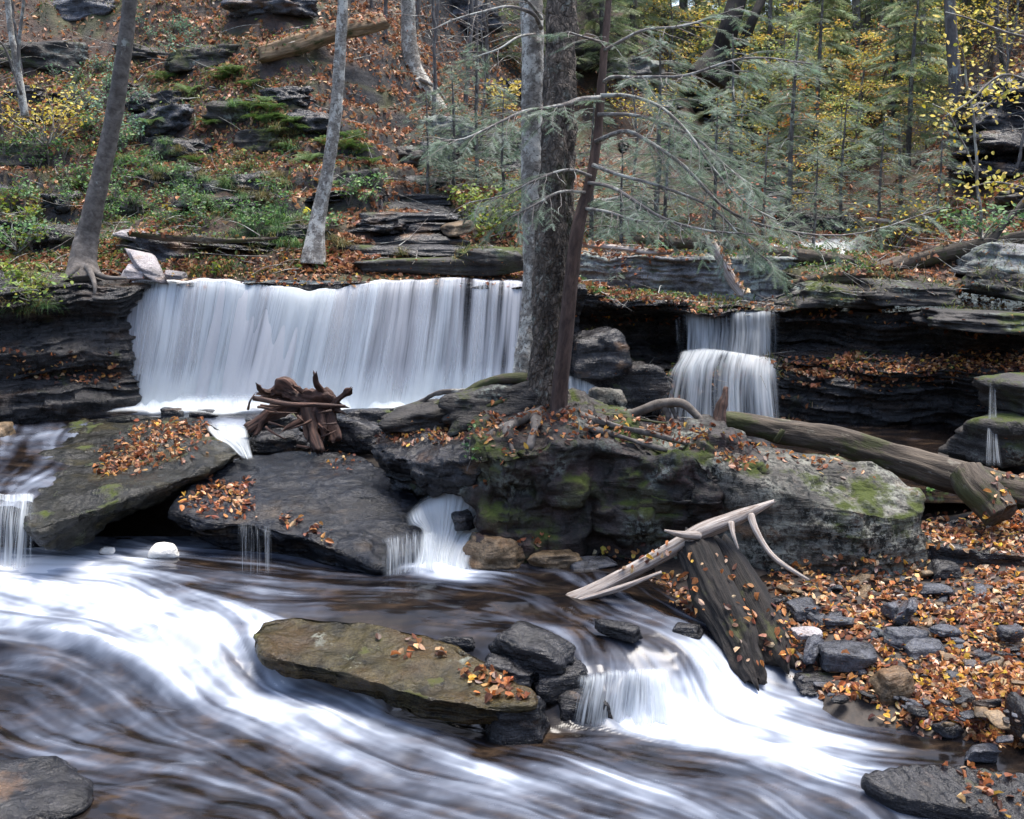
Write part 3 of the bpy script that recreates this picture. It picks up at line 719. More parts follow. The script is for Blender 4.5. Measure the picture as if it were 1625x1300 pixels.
R_(slab('mossy_boulder', pz((752, 700, 1.44), (770, 664, 1.5), (840, 632, 1.56), (930, 636, 1.56), (1040, 652, 1.5), (1150, 672, 1.42), (1230, 705, 1.32), (1210, 742, 1.24), (1130, 738, 1.30),
        (1040, 722, 1.34), (930, 708, 1.40), (850, 712, 1.40), (800, 724, 1.38)), 1.05, M_bould,
        'massive dark lichen spotted boulder that carries the trees in the middle', 'boulder', under=.05, seed=9, amp=.07, edge=.08, M=420, rs=60, rt=44, lay=.22, strata=.045, jag=.08, bulge=.04))
R_(slab('pale_boulder', pz((1120, 735, 1.27), (1135, 712, 1.30), (1220, 706, 1.28), (1330, 722, 1.22), (1405, 750, 1.14), (1452, 785, 1.0), (1462, 812, .9), (1430, 826, .88), (1360, 812, .97),
        (1270, 790, 1.06), (1190, 765, 1.16)), [.85, .85, .85, .8, .75, .6, .55, .55, .65, .8, .9], M_bouldR,
        'long grey boulder with smooth flat top, right of the massive dark one', 'boulder', under=-.04, seed=14, amp=.028, edge=.10, M=420, rs=60, rt=40, lay=.12, strata=.03, jag=.05, bulge=.05))
R_(slab('flat_slab', pz((398, 1012, .40), (412, 988, .43), (470, 979, .44), (560, 984, .45), (650, 1000, .44), (730, 1030, .41), (800, 1065, .36), (848, 1100, .3), (845, 1118, .27),
        (770, 1122, .27), (690, 1112, .29), (600, 1088, .32), (500, 1060, .35), (430, 1042, .37)), [.10, .12, .12, .12, .14, .16, .16, .19, .2, .16, .12], M_slabC,
        'flat olive brown slab lying in the stream in the front middle', 'boulder', under=.12, seed=21, amp=.016, edge=.008, M=460, rs=44, lay=.04, strata=.035, jag=.05, fr=3.2))
R_(slab('dark_ledge_boulder', pz((592, 705, 1.2), (610, 682, 1.26), (680, 668, 1.34), (760, 664, 1.42), (790, 690, 1.4), (760, 725, 1.32), (690, 738, 1.2), (630, 728, 1.16)), .38, M_wet,
        'black wet boulder with leaves along its top, left of the tree roots', 'boulder', under=.25, seed=33, amp=.05, edge=.06, M=220, jag=.06))
R_(slab('leafy_flat_rock', pz((1462, 862, .62), (1475, 835, .68), (1520, 815, .74), (1640, 812, .8), (1850, 830, .85), (1850, 905, .62), (1640, 884, .62), (1540, 872, .62)), .3, M_wet,
        'low flat black rock covered with leaves at the right edge beyond the gravel', 'boulder', under=.12, seed=38, amp=.03, M=240, jag=.05))
R_(slab('ribbed_rock', pz((1372, 1236, .1), (1430, 1224, .13), (1520, 1222, .15), (1640, 1236, .16), (1800, 1250, .17), (1800, 1345, .12), (1640, 1312, .10), (1530, 1286, .09), (1430, 1268, .08)), .35, M_wet,
        'shiny wet rock with parallel ribs in the bottom right corner', 'boulder', under=.08, seed=41, amp=.012, M=240, jag=.02, edge=.02))
# ribs of the bottom right rock
o = bpy.data.objects['ribbed_rock']; me = o.data; n = len(me.vertices); co = np.empty(n * 3, np.float32); me.vertices.foreach_get('co', co); co = co.reshape(-1, 3)
qq = co[:, 0] * 11 + co[:, 1] * 4 + .5 * vnoise(co * 3, 4); co[:, 2] += .022 * (np.abs((qq % 1) - .5) * 2) ** .5 * (co[:, 2] > co[:, 2].max() - .12)
me.vertices.foreach_set('co', co.ravel()); me.update()

def stone(name, px, py, z, size, seed, mat, label, rot=0, tilt=(0, 0), cat='rock', group=None, amp=.03, solid=True, n=44, planes=16):
    c = PZ(px, py, z); V, F = facet_rock(c, size, seed, rot, tilt, n, planes, amp); o = obj(name, V, F, mat)
    if solid: SOLID.append(o)
    return tag(o, label, cat, group)
stone('foreground_rock', 845, 1030, .42, (.30, .17, .13), 3, M_wet, 'dark block of rock with two yellow leaves just behind the flat olive slab', rot=-.5, tilt=(.1, .25), amp=.02, n=70)
stone('foreground_rock', 805, 1072, .27, (.22, .15, .12), 4, M_wet, 'shiny black rock touching the right end of the flat olive slab', rot=-.2, tilt=(0, .1), n=60)
stone('foreground_rock', 895, 1085, .2, (.22, .18, .16), 5, M_wet, 'black rock with one orange leaf, between the flat slab and the small fall', rot=.4, tilt=(0, -.1), n=60)
stone('foreground_rock', 820, 1140, .12, (.20, .14, .17), 6, M_wet, 'black rock in the shade under the right tip of the flat olive slab', n=60)
stone('foreground_rock', 725, 1020, .38, (.13, .05, .05), 7, M_wet, 'thin dark stone lying in the water behind the flat olive slab', rot=-.1)
stone('foreground_rock', 930, 1130, .06, (.20, .14, .17), 56, M_wet, 'low black rock left of the small strands of falling water', n=60)
stone('cascade_rock', 785, 875, .5, (.22, .25, .18), 8, M_stoneB, 'brown rounded rock beside the foot of the small cascade', rot=.8, tilt=(-.1, .2), n=70)
stone('cascade_rock', 735, 828, .70, (.10, .09, .085), 9, M_wet, 'small dark rock standing in the white water of the small cascade', rot=.3)
stone('cascade_rock', 780, 815, .74, (.09, .08, .07), 10, M_wet, 'second small dark rock in the cascade, nearer the massive boulder', rot=.9)
stone('cascade_rock', 845, 850, .55, (.30, .2, .07), 11, M_wet, 'thin black slab with leaves leaning at the foot of the massive boulder', rot=-.25, tilt=(.0, .12), n=60)
stone('cascade_rock', 880, 885, .46, (.26, .16, .07), 12, M_stoneB, 'low brown wet slab in front of the massive boulder', rot=.1, n=60)
stone('cascade_rock', 940, 893, .43, (.20, .12, .04), 13, M_stone, 'flat grey stone awash between the cascade and the bleached branch', rot=.1)
stone('corner_rock', 25, 1285, -.07, (.50, .42, .2), 15, M_wet, 'dark wet rock with a few leaves in the bottom left corner', rot=.3, n=90, amp=.02)
stone('pool_rock', 275, 655, 1.04, (.13, .1, .06), 16, M_wet, 'small black rock in the pool at the foot of the wide waterfall, left one', n=36)
stone('pool_rock', 322, 657, 1.03, (.17, .1, .05), 17, M_wet, 'small flat black rock in the pool at the foot of the wide waterfall, right one', n=36)
stone('edge_rock', -8, 690, .98, (.2, .2, .13), 18, M_stoneB, 'tan rounded stone at the left edge above the sheet of water', n=40)
stone('dam_rock', 432, 672, 1.03, (.32, .22, .12), 19, M_wet, 'dark slab under the driftwood root on its left side', rot=.2, tilt=(.1, -.1), n=60)
stone('dam_rock', 440, 700, .9, (.33, .2, .12), 20, M_wet, 'black rock below the driftwood root beside the little cascade', rot=.1, n=60)
stone('dam_rock', 560, 690, 1.02, (.38, .26, .2), 22, M_wet, 'black rock between the driftwood root and the leafy black boulder', rot=-.2, n=60)
stone('dam_rock', 520, 735, .85, (.22, .16, .09), 23, M_wet, 'small dark rock at the upper edge of the wet sloping slab', rot=-.2, n=50)
stone('dam_rock', 600, 665, 1.14, (.42, .2, .13), 24, M_wet, 'low dark rock covered with leaves in front of the wide waterfall', rot=.1, n=50)
stone('dam_rock', 680, 775, .7, (.45, .4, .3), 25, M_wet, 'black rock in the hollow left of the massive boulder', rot=.1, n=50)
V, F = facet_rock(PD(965, 645, 11.5), (.2, .16, .2), 27, .3, (0, 0), 44); tag(R_(obj('pointed_rock', V, F, M_bouldR)), 'small pointed pale rock behind the massive boulder right of the trunks', 'rock')
V, F = facet_rock(PD(938, 560, 13.4), (.42, .5, .33), 28, .3, (0, 0), 60); tag(R_(obj('alcove_rock', V, F, M_wet)), 'rounded dark rock in the alcove right of the trunks', 'rock')
V, F = facet_rock(PD(975, 612, 13.6), (.62, .5, .34), 29, .1, (0, 0), 80); tag(R_(obj('alcove_rock', V, F, M_wall)), 'layered black rock with scattered leaves left of the narrow waterfall', 'rock')
V, F = facet_rock(PD(1655, 622, 11.3), (.6, .5, .2), 30, .1, (0, -.05), 60); tag(R_(obj('edge_boulder', V, F, M_mossy)), 'upper dark boulder at the right edge with water trickling past', 'rock')
V, F = facet_rock(PD(1610, 695, 11.1), (.5, .5, .28), 31, .4, (0, -.1), 60); tag(R_(obj('edge_boulder', V, F, M_mossy)), 'lower mossy boulder at the right edge with water trickling past', 'rock')
for i, (px, py, d, s, sd, lb) in enumerate([
        (1440, 462, 14.1, (.75, .5, .15), 61, 'long mossy rock hump above the right ledge'),
        (1600, 450, 14.0, (.6, .5, .2), 62, 'mossy rock at the right edge above the ledge'),
        (1650, 415, 14.4, (.9, .7, .25), 63, 'pale green rock with leaves at the upper right edge'),
        (1330, 470, 14.2, (.7, .4, .16), 64, 'dark rounded rock above the narrow waterfall on its right'),
        (1570, 508, 13.3, (1.0, .6, .13), 65, 'long black overhanging rock at the right under the mossy ones')]):
    V, F = facet_rock(PD(px, py, d), s, sd, .1 * i - .2, (0, .06), 80); tag(R_(obj('mossy_rock', V, F, M_mossy if i != 2 else M_grey)), lb, 'rock')
for i, (px, py, d, s, tl, lb) in enumerate([(780, 640, 10.4, (.55, .34, .20), (0, -.12), 'mossy hump of earth and rock under the roots left of the trunks'), (690, 662, 10.55, (.6, .32, .17), (0, -.14), 'long mossy hump below the roots, further left')]):
    V, F = facet_rock(PD(px, py, d), s, 350 + i, .1, tl, 70, 16, .05); tag(R_(obj('mossy_mound', V, F, M_mossy)), lb, 'rock')
# stone steps of the trail in the middle
for i, (px, py, d, s) in enumerate([(700, 425, 13.8, (1.15, .35, .10)), (640, 402, 14.2, (1.0, .3, .09)), (640, 384, 14.7, (.85, .3, .09)), (650, 366, 15.3, (.8, .28, .09)), (655, 350, 15.8, (.7, .28, .09)),
                                    (660, 335, 16.4, (.62, .28, .09)), (668, 320, 17.0, (.55, .25, .09))]):
    if i: d = hit_hill(px, py, d) + .08
    V, F = facet_rock(PD(px, py, d) + [0, 0, .03], s, 80 + i, .05 * (i % 3) - .05, (0, 0), 70, amp=.02)
    tag(R_(obj('trail_step', V, F, M_wet if i else M_mossy)), ['broad mossy rock ledge at the foot of the trail above the fall', 'lowest stone step of the trail', 'second stone step of the trail from below', 'third stone step of the trail from below',
        'fourth stone step of the trail from below', 'fifth stone step of the trail from below', 'highest stone step of the trail'][i], 'step')
V, F = facet_rock(PD(785, 408, 13.7), (.45, .25, .12), 90, .1, (0, .1), 50); tag(R_(obj('mossy_block', V, F, M_mossy)), 'mossy block of rock left of the pale trunk at the lip of the fall', 'rock')
V, F = facet_rock(PD(728, 362, 14.6), (.22, .2, .08), 91, .5, (.1, -.2), 40); tag(R_(obj('tilted_stone', V, F, M_stoneB)), 'tilted tan stone beside the trail steps', 'rock')
for i, (px, py, d, s, rt, tl) in enumerate([(232, 418, 13.35, (.17, .3, .05), .6, (.5, .15)), (215, 432, 13.2, (.16, .12, .05), .1, (.3, .1)), (278, 437, 13.2, (.14, .1, .04), 0, (.2, 0)), (225, 375, 14.2, (.35, .15, .05), -.3, (.1, .2))]):
    V, F = facet_rock(PD(px, py, d), s, 95 + i, rt, tl, 40, 9, .01)
    tag(R_(obj('pale_stone', V, F, M_pale)), ['largest pale purple flagstone propped at the left end of the fall lip', 'pale flagstone left of the largest one at the left end of the fall lip', 'small pale flagstone right of the largest one on the fall lip', 'long grey stone lying behind the pale flagstones'][i], 'rock')
# outcrops in the hillsides
outc = [(735, 30, 26, (.9, .6, .4), M_stone), (430, 8, 20.5, (.9, .6, .3), M_stone), (255, 195, 17.2, (.7, .4, .32), M_stone), (250, 165, 17.6, (.6, .4, .25), M_wet), (130, 20, 20, (.9, .5, .35), M_stone),
        (290, 240, 16.4, (.7, .4, .25), M_wet), (230, 90, 18.4, (.55, .4, .22), M_mossy), (455, 155, 17.9, (.5, .3, .22), M_wet), (500, 200, 16.9, (.5, .3, .25), M_wet), (60, 95, 18.3, (1.0, .5, .4), M_mossy),
        (380, 185, 16.7, (.55, .35, .35), M_mossy), (410, 230, 16, (.45, .3, .3), M_mossy), (330, 95, 18.2, (.7, .35, .28), M_mossy), (30, 250, 15.8, (.8, .4, .3), M_mossy), (370, 325, 14.7, (.9, .4, .16), M_wet), (460, 350, 14.3, (.7, .35, .12), M_wet),
        (50, 375, 13.6, (.9, .5, .25), M_wet), (330, 385, 13.7, (1.2, .4, .09), M_wet), (560, 300, 15.5, (.5, .3, .3), M_mossy), (700, 215, 18.5, (.7, .4, .35), M_grey), (690, 245, 17.5, (.5, .4, .2), M_stone), (640, 250, 17.2, (.35, .3, .2), M_mossy),
        (770, 230, 20, (1.0, .5, .3), M_mossy), (800, 270, 18.5, (.9, .4, .2), M_wet), (1120, 100, 25, (1.2, 1.0, .32), M_wet), (1090, 128, 24.6, (1.5, 1.0, .35), M_wet), (1000, 122, 24.5, (.9, .8, .45), M_grey), (1100, 165, 23.6, (1.1, .8, .35), M_mossy), (1150, 200, 22.8, (.9, .6, .3), M_wet),
        (1230, 290, 20.5, (1.2, .7, .5), M_grey), (1100, 250, 21, (1.2, .7, .5), M_mossy), (1210, 335, 19, (1.3, .6, .45), M_grey), (1300, 360, 18.5, (.9, .5, .3), M_wet), (960, 340, 17.5, (.9, .5, .3), M_grey),
        (1600, 190, 17.5, (.9, .8, .35), M_wet), (1620, 235, 16.9, (1.1, .8, .3), M_wet), (1590, 275, 16.7, (.9, .6, .22), M_wet), (1640, 150, 18.2, (1, .8, .3), M_wet), (1660, 320, 15.5, (.8, .5, .2), M_mossy), (900, 90, 27, (1.2, 1, .5), M_mossy)]
roc = random.Random(5)
for k in range(46):
    px = roc.uniform(0, 620) if k < 34 else roc.uniform(640, 1180); py = roc.uniform(20, 400) if k < 34 else roc.uniform(60, 360)
    if 370 < px < 640 and py < 300 and k < 34: continue
    outc.append((px, py, 17, (roc.uniform(.25, .75), .35, roc.uniform(.08, .26)), roc.choice([M_wet, M_wet, M_mossy, M_stone])))
for i, (px, py, d, s, m) in enumerate(outc):
    s = (s[0] * .85, s[1] * .8, s[2] * .8) if px < 600 else (s[0] * .9, s[1], s[2] * .95); d_ = d + .25
    d_ = hit_hill(px, py, d_) + s[1] * .3
    V, F = facet_rock(PD(px, py, d_), s, 120 + i, random.uniform(-.3, .3), (random.uniform(-.1, .15), random.uniform(-.12, .12)), 72, 22, .075)
    tag(R_(obj('outcrop', V, F, m)), kind='structure')

# ------------------------------------------------------------------ falling water
def veil(name, curves, mat, nu=160, nv=50, dens=None, fade=(.12, .06, .0, .0), rib=.015, seed=0, lift=0., label=None, cat='waterfall', ulen=1):
    """curves from top to bottom, each [(px,py,d), ...]"""
    C = np.array([catmull([PD(*p) for p in c], nu) for c in curves])
    V = np.array([catmull(C[:, j], nv) for j in range(nu)]).transpose(1, 0, 2)     # nv,nu,3
    u = np.linspace(0, 1, nu)[None] * np.ones((nv, 1)); v = np.linspace(0, 1, nv)[:, None] * np.ones((1, nu))
    rb = vnoise(np.stack([u * 22, v * .8, 0 * u + seed], -1), seed) + .6 * vnoise(np.stack([u * 60, v * 1.2, 0 * u + seed], -1), seed + 1)
    rb = rb + 2.2 * vnoise(np.stack([u * 8, v * .8, 0 * u + seed], -1), seed + 2)
    V[..., 1] -= rb * rib * (.2 + v) + lift
    d = np.full((nv, nu), .5) if dens is None else dens(u, v)
    fl, ft, fr_, fb = fade
    fd = sstep(0, max(fl, 1e-4), u + .03 * vnoise(np.stack([v * 6, u * 0], -1), seed)) if fl else 1
    fd = fd * (sstep(0, max(fr_, 1e-4), 1 - u) if fr_ else 1) * (sstep(0, ft, v) if ft else 1) * (sstep(0, fb, 1 - v) if fb else 1)
    fd = fd * np.ones_like(u)
    o = obj(name, V.reshape(-1, 3), gridf(nu, nv), mat, attrs=dict(dens=d.ravel(), fade=fd.ravel()), uv=np.stack([u * ulen, 1 - v], -1).reshape(-1, 2))
    if label: tag(o, label, cat)
    else: tag(o, kind='structure')
    return o
MV1 = veil_mat('falling_water', 60, 1.0, .34, .60, 1., 0., (.88, .90, .95))
MV2 = veil_mat('falling_water_strands', 95, 1.2, .40, .66, .9, 7.)
MV3 = veil_mat('thin_falling_water', 34, 1.2, .38, .70, .9, 3.)
MV4 = veil_mat('cascade_water', 26, 1.6, .28, .62, .95, 9.)
lip = [(203, 453), (250, 449), (320, 447), (380, 450), (430, 454), (490, 462), (520, 458), (580, 452), (650, 447), (720, 446), (790, 448), (846, 452)]
def sh(dx, dy, d): return lambda c: None
def curve(dy, fx, d, dyl=0): return [(x + fx(i / (len(lip) - 1)), y + dy if dy < 900 else dy - 900, d) for i, (x, y) in enumerate(lip)]
lean = lambda a: (lambda t: -a * (22 + 26 * sin(pi * min(1, t * 1.15)) - 6 * t))
lip = [(x, y + 1.6 * sin(x * .05) + 1.2 * sin(x * .13 + 1)) for x, y in catmull(np.c_[np.array(lip, float), np.zeros(len(lip))], 34)[:, :2]]
LM = len(lip) - 1
cv = [[(x, 440, 14.3) for x, y in lip], [(x, y - 4, 13.45) for x, y in lip], [(x + lean(.06)(i / LM), y + 6, 13.26) for i, (x, y) in enumerate(lip)], [(x + lean(.28)(i / LM), 505, 13.12) for i, (x, y) in enumerate(lip)],
      [(x + lean(.6)(i / LM), 570, 13.0) for i, (x, y) in enumerate(lip)], [(x + lean(1)(i / LM), 644, 12.9) for i, (x, y) in enumerate(lip)]]
def dmain(u, v):
    base = np.interp(u, [0, .1, .28, .36, .45, .52, .62, .75, .82, .92, 1], [.54, .60, .70, .58, .95, .70,   .58, .58, .54, .46, .54])
    base = base + .12 * np.exp(-((u - .44) / .06) ** 2) * (1 - v)
    z0 = 0 * u
    base = base + .10 * vnoise(np.stack([u * 11, v * .7, z0], -1), 31) + .09 * vnoise(np.stack([u * 34, v * .9, z0], -1), 32) + (.03 + .12 * sstep(.7, .85, u)) * vnoise(np.stack([u * 75, v * .6, z0], -1), 33)
    base = base + .22 * np.exp(-((u - .47) / .05) ** 2) * np.exp(-((v - .3) / .12) ** 2)
    return base + .05 * (v - .4) + .35 * sstep(.8, 1., v) - .35 * (v < .22) * (1 - v / .22)
veil('main_waterfall', cv, MV1, 420, 110, dmain, (.015, .1, .0, .0), .03, 1, 0, 'wide silky white waterfall dropping over the straight ledge behind the trees')
mw = bpy.data.objects['main_waterfall']
def part_of(o, p):
    """make a mesh built in world space a part of p"""
    o.parent = p; a, b_ = np.array(o['_o']), np.array(p['_o']); o.location = a - b_
    for k in ('label', 'category', 'kind', 'group'):
        if k in o: del o[k]
    return o
part_of(veil('front_strands', cv, MV2, 420, 90, lambda u, v: dmain(u, v) - .12, (.01, .25, .0, .0), .05, 4, .06), mw)
sp = [[(x, 618, 12.86) for x in range(160, 850, 40)], [(x, 634, 12.8) for x in range(160, 850, 40)], [(x, 648 + 3 * sin(x), 12.66) for x in range(160, 850, 40)], [(x, 656 + 3 * sin(x), 12.4) for x in range(160, 850, 40)]]
part_of(veil('splash', sp, veil_mat('splash_water', 40, 2.5, .25, .75, .95, 12.), 300, 30, lambda u, v: .45 + .35 * np.minimum(v * 2, 1) + .15 * vnoise(np.stack([u * 14, v * 2], -1), 5) * (1 - v), (.05, .5, .05, .3), .04, 24), mw)
# narrow fall at the right, in two steps
r0 = [(1068, 492, 14.9), (1120, 490, 14.9), (1180, 488, 14.9), (1240, 488, 14.9)]
rf = [r0, [(1070, 500, 14.42), (1120, 498, 14.42), (1180, 495, 14.42), (1238, 495, 14.42)], [(1072, 530, 14.33), (1120, 528, 14.33), (1180, 528, 14.33), (1238, 526, 14.33)], [(1070, 566, 14.25), (1118, 562, 14.25), (1176, 566, 14.25), (1240, 570, 14.25)]]
dr = lambda u, v: np.interp(u, [0, .12, .2, .4, .52, .6, .9, 1], [.44, .48, .6, .58, .44, .62, .58, .42]) - .15 * (v < .25) + .12 * vnoise(np.stack([u * 18, v], -1), 45)
a = veil('narrow_waterfall', rf, MV3, 180, 50, dr, (.03, .1, .05, .0), .03, 8, 0, 'narrow two stepped waterfall at the right behind the curved root')
rl = [[(1080, 556, 14.25), (1120, 552, 14.22), (1180, 560, 14.2), (1240, 570, 14.2)], [(1074, 568, 14.0), (1116, 562, 14.0), (1178, 566, 14.0), (1239, 578, 14.0)], [(1062, 590, 13.8), (1108, 582, 13.8), (1174, 586, 13.8), (1240, 594, 13.8)], [(1052, 622, 13.68), (1104, 616, 13.68), (1172, 618, 13.68), (1242, 624, 13.68)],
      [(1042, 668, 13.55), (1100, 668, 13.55), (1175, 668, 13.55), (1246, 668, 13.55)]]
part_of(veil('lower_step', rl, MV3, 200, 60, lambda u, v: np.interp(u, [0, .15, .35, .5, .62, .9, 1], [.42, .54, .52, .48, .54, .54, .36]) + .16 * (1 - v) + .08 * vnoise(np.stack([u * 16, v * 2.5], -1), 44), (.10, .10, .08, .0), .04, 9, 0), a)
# the rest
veil('small_cascade', [[(640, 818, 9.5), (676, 786, 9.55), (735, 764, 9.6), (795, 786, 9.6), (836, 832, 9.5)], [(646, 834, 9.4), (682, 814, 9.43), (728, 806, 9.46), (775, 822, 9.46), (808, 846, 9.4)],
      [(662, 842, 9.3), (690, 845, 9.35), (715, 848, 9.35), (745, 852, 9.35), (770, 856, 9.3)], [(662, 880, 9.02), (685, 885, 9.05), (705, 884, 9.05), (728, 886, 9.05), (748, 888, 9.0)], [(650, 912, 8.8), (680, 915, 8.82), (705, 916, 8.82), (732, 914, 8.82), (756, 912, 8.8)]],
     MV4, 140, 80, lambda u, v: .62 + .15 * np.sin(u * 3.1), (.12, .2, .14, .1), .03, 12, 0, 'small fan shaped cascade between the wet slab and the massive boulder', 'cascade')
veil('slab_trickle', [[(600, 850, 8.98), (650, 838, 9.2), (692, 838, 9.25)], [(606, 876, 8.72), (650, 862, 8.9), (694, 856, 9.0)], [(606, 916, 8.6), (650, 912, 8.68), (698, 905, 8.8)]], MV3, 60, 40, lambda u, v: .42 + .1 * v, (.15, .3, .1, .1), .02, 13, .02,
     'thin veil of water off the right end of the wet sloping slab', 'cascade')
veil('slab_trickle', [[(376, 826, 9.0), (402, 828, 9.0), (434, 832, 9.0)], [(378, 850, 8.86), (403, 852, 8.86), (434, 856, 8.86)], [(378, 914, 8.8), (403, 914, 8.8), (434, 914, 8.8)]], MV3, 60, 40, lambda u, v: .38 + 0 * u, (.1, .2, .1, .1), .01, 14, .02,
     'thin curtain of drops off the front of the wet sloping slab', 'cascade')
veil('edge_fall', [[(-120, 780, 9.6), (0, 782, 9.5), (56, 782, 9.4)], [(-120, 795, 9.15), (0, 797, 9.1), (54, 800, 9.0)], [(-130, 830, 8.85), (-5, 832, 8.82), (52, 832, 8.8)], [(-140, 900, 8.7), (-10, 900, 8.7), (50, 900, 8.72)]], MV3, 120, 50,
     lambda u, v: .5 - .1 * (u > .85) * (v > .3) + .1 * (v < .3), (.0, .1, .03, .0), .03, 15, .0, 'bluish curtain of water falling at the left edge beside the tilted boulder', 'cascade')
veil('strand_fall', [[(915, 1068, 7.10), (960, 1062, 7.14), (1015, 1060, 7.15), (1068, 1052, 7.18)], [(916, 1082, 6.98), (961, 1076, 7.02), (1015, 1074, 7.03), (1070, 1068, 7.06)], [(908, 1112, 6.92), (955, 1110, 6.95), (1012, 1108, 6.96), (1080, 1106, 6.98)], [(900, 1150, 6.88), (948, 1152, 6.90), (1008, 1152, 6.91), (1092, 1150, 6.92)]],
     MV3, 120, 50, lambda u, v: .5 + .14 * u, (.1, .3, .15, .12), .03, 16, .0, 'small fall in fine white strands in front of the half rotten log', 'cascade')
veil('pool_outlet', [[(325, 668, 12.2), (360, 668, 12.2), (392, 672, 12.1)], [(335, 690, 11.3), (365, 690, 11.3), (396, 692, 11.3)], [(362, 705, 10.95), (380, 708, 10.95), (398, 710, 10.95)], [(385, 728, 10.7), (394, 728, 10.7), (402, 728, 10.7)]], MV4, 60, 40, lambda u, v: .6 + 0 * u, (.1, .2, .1, .1), .02, 17, .02,
     'short white chute at the right end of the tilted boulder', 'cascade')
veil('edge_trickle', [[(1568, 600, 11.2), (1580, 600, 11.2)], [(1566, 650, 11.0), (1582, 650, 11.0)], [(1562, 700, 10.7), (1584, 700, 10.7)], [(1560, 740, 10.5), (1588, 740, 10.5)]], MV3, 30, 40, lambda u, v: .46 + 0 * u, (.2, .2, .2, .1), .02, 18, .02, 'thin trickle between the dark boulders at the right edge', 'cascade')
HH = lambda x, y: (x, y, hit_hill(x, y) - .22)
veil('upper_fall', [[HH(x, 384 - (x - 1180) * .055) for x in range(1180, 1375, 16)], [HH(x, 391 - (x - 1180) * .03) for x in range(1180, 1375, 16)], [HH(x, 398 + (x - 1180) * .02) for x in range(1180, 1375, 16)], [HH(x, 404 + (x - 1180) * .05) for x in range(1180, 1375, 16)]], MV4, 120, 30, lambda u, v: .5 + .2 * (u > .3), (.2, .25, .15, .2), .03, 19, .0,
     'far white rapid seen above the dark logs at the upper right', 'cascade')
veil('alcove_trickle', [[(900, 592, 13.0), (925, 600, 13.0), (950, 612, 13.0)], [(900, 615, 12.9), (925, 622, 12.9), (948, 628, 12.9)], [(898, 645, 12.8), (925, 645, 12.8), (950, 642, 12.8)]], MV4, 50, 30, lambda u, v: .5 + 0 * u, (.1, .2, .15, .1), .02, 20, .0, 'patch of white water in the gap right of the trunks', 'cascade')
# water of the side channel and foam
bx = np.linspace(-.3, 8.5, 120); by = np.linspace(9.9, 14.2, 70); X, Y = np.meshgrid(bx, by); Z = .72 + .006 * fbm(np.stack([X * 3, Y * 3], -1), 3, 5)
fo = .02 + .9 * np.exp(-(((X - 2.65) / .8) ** 2 + ((Y - 13.4) / .25) ** 2))
tag(obj('side_channel_water', np.stack([X, Y, Z], -1).reshape(-1, 3), gridf(120, 70), M_water, attrs=dict(foam=fo, streak=fbm(np.stack([X * 4, Y * 9], -1), 3, 7), band=.5 * fbm(np.stack([X, Y * 4], -1), 2, 8))), kind='structure')
Mf, t, b = mat_new('stream_foam'); b.inputs['Base Color'].default_value = (.72, .70, .64, 1); b.inputs['Roughness'].default_value = .9; N = NB(t)
t.links.new(N.bump(N.noise(N.coord(), 40, 4), .6, .02), b.inputs['Normal'])
for k, (px, py, s, lb) in enumerate([(262, 876, (.17, .12, .12), 'big round lump of cream foam in the dark gap under the tilted boulder'), (170, 874, (.10, .07, .045), 'small flat lump of cream foam left of the big one')]):
    V, F = facet_rock(PZ(px, py, .45), s, 300 + k, 0, (0, 0), 48, 40, .015, .3); tag(obj('foam_lump', V, F, Mf), lb, 'foam')

# ------------------------------------------------------------------ trees, logs, roots
B_dark = bark_mat('dark_flaky_bark', (.03, .022, .016), (.29, .235, .185), patch=(.24, .25, .21), pth=.56, zs=.45, scale=16, bump=1., dist=.03, moss=.15, flakes=34)
B_birch = bark_mat('pale_mottled_bark', (.13, .112, .09), (.42, .385, .33), patch=(.58, .56, .49), pth=.5, zs=1.3, scale=24, bump=.7, dist=.015, spots=(.05, .045, .04))
B_grey = bark_mat('grey_smooth_bark', (.075, .062, .052), (.21, .185, .16), patch=(.36, .37, .33), pth=.63, zs=1.2, scale=14, bump=.5, dist=.01, moss=.05)
B_red = bark_mat('reddish_thin_bark', (.045, .026, .02), (.135, .085, .065), zs=.3, scale=26, bump=.7)
B_far = bark_mat('far_grey_bark', (.06, .052, .048), (.17, .155, .145), patch=(.27, .28, .26), pth=.55, zs=.4, scale=14, bump=.6)
B_twig = bark_mat('twig_bark', (.10, .085, .075), (.28, .25, .225), patch=(.42, .43, .38), pth=.5, scale=30, bump=.3)
B_moss = bark_mat('mossy_bark', (.035, .025, .016), (.13, .10, .07), patch=(.2, .19, .15), pth=.62, zs=.25, scale=22, moss=.75)
B_log = bark_mat('rotting_log_bark', (.035, .026, .018), (.14, .11, .08), patch=(.2, .18, .14), pth=.6, zs=.15, scale=26, bump=1., dist=.03, moss=.35)
B_black = bark_mat('black_wet_wood', (.003, .0025, .002), (.026, .019, .015), zs=.05, scale=46, bump=1., dist=.02, moss=.12, rough=.8)
B_white = bark_mat('bleached_wood', (.17, .12, .09), (.62, .56, .50), zs=.05, scale=70, bump=.9, dist=.01, rough=.75)
B_drift = bark_mat('red_brown_driftwood', (.014, .006, .005), (.15, .075, .05), patch=(.3, .24, .2), pth=.66, zs=.1, scale=40, bump=.9, dist=.02, rough=.75)
B_tan = bark_mat('tan_split_wood', (.10, .06, .03), (.38, .27, .16), zs=.08, scale=50, bump=.9, moss=.2)

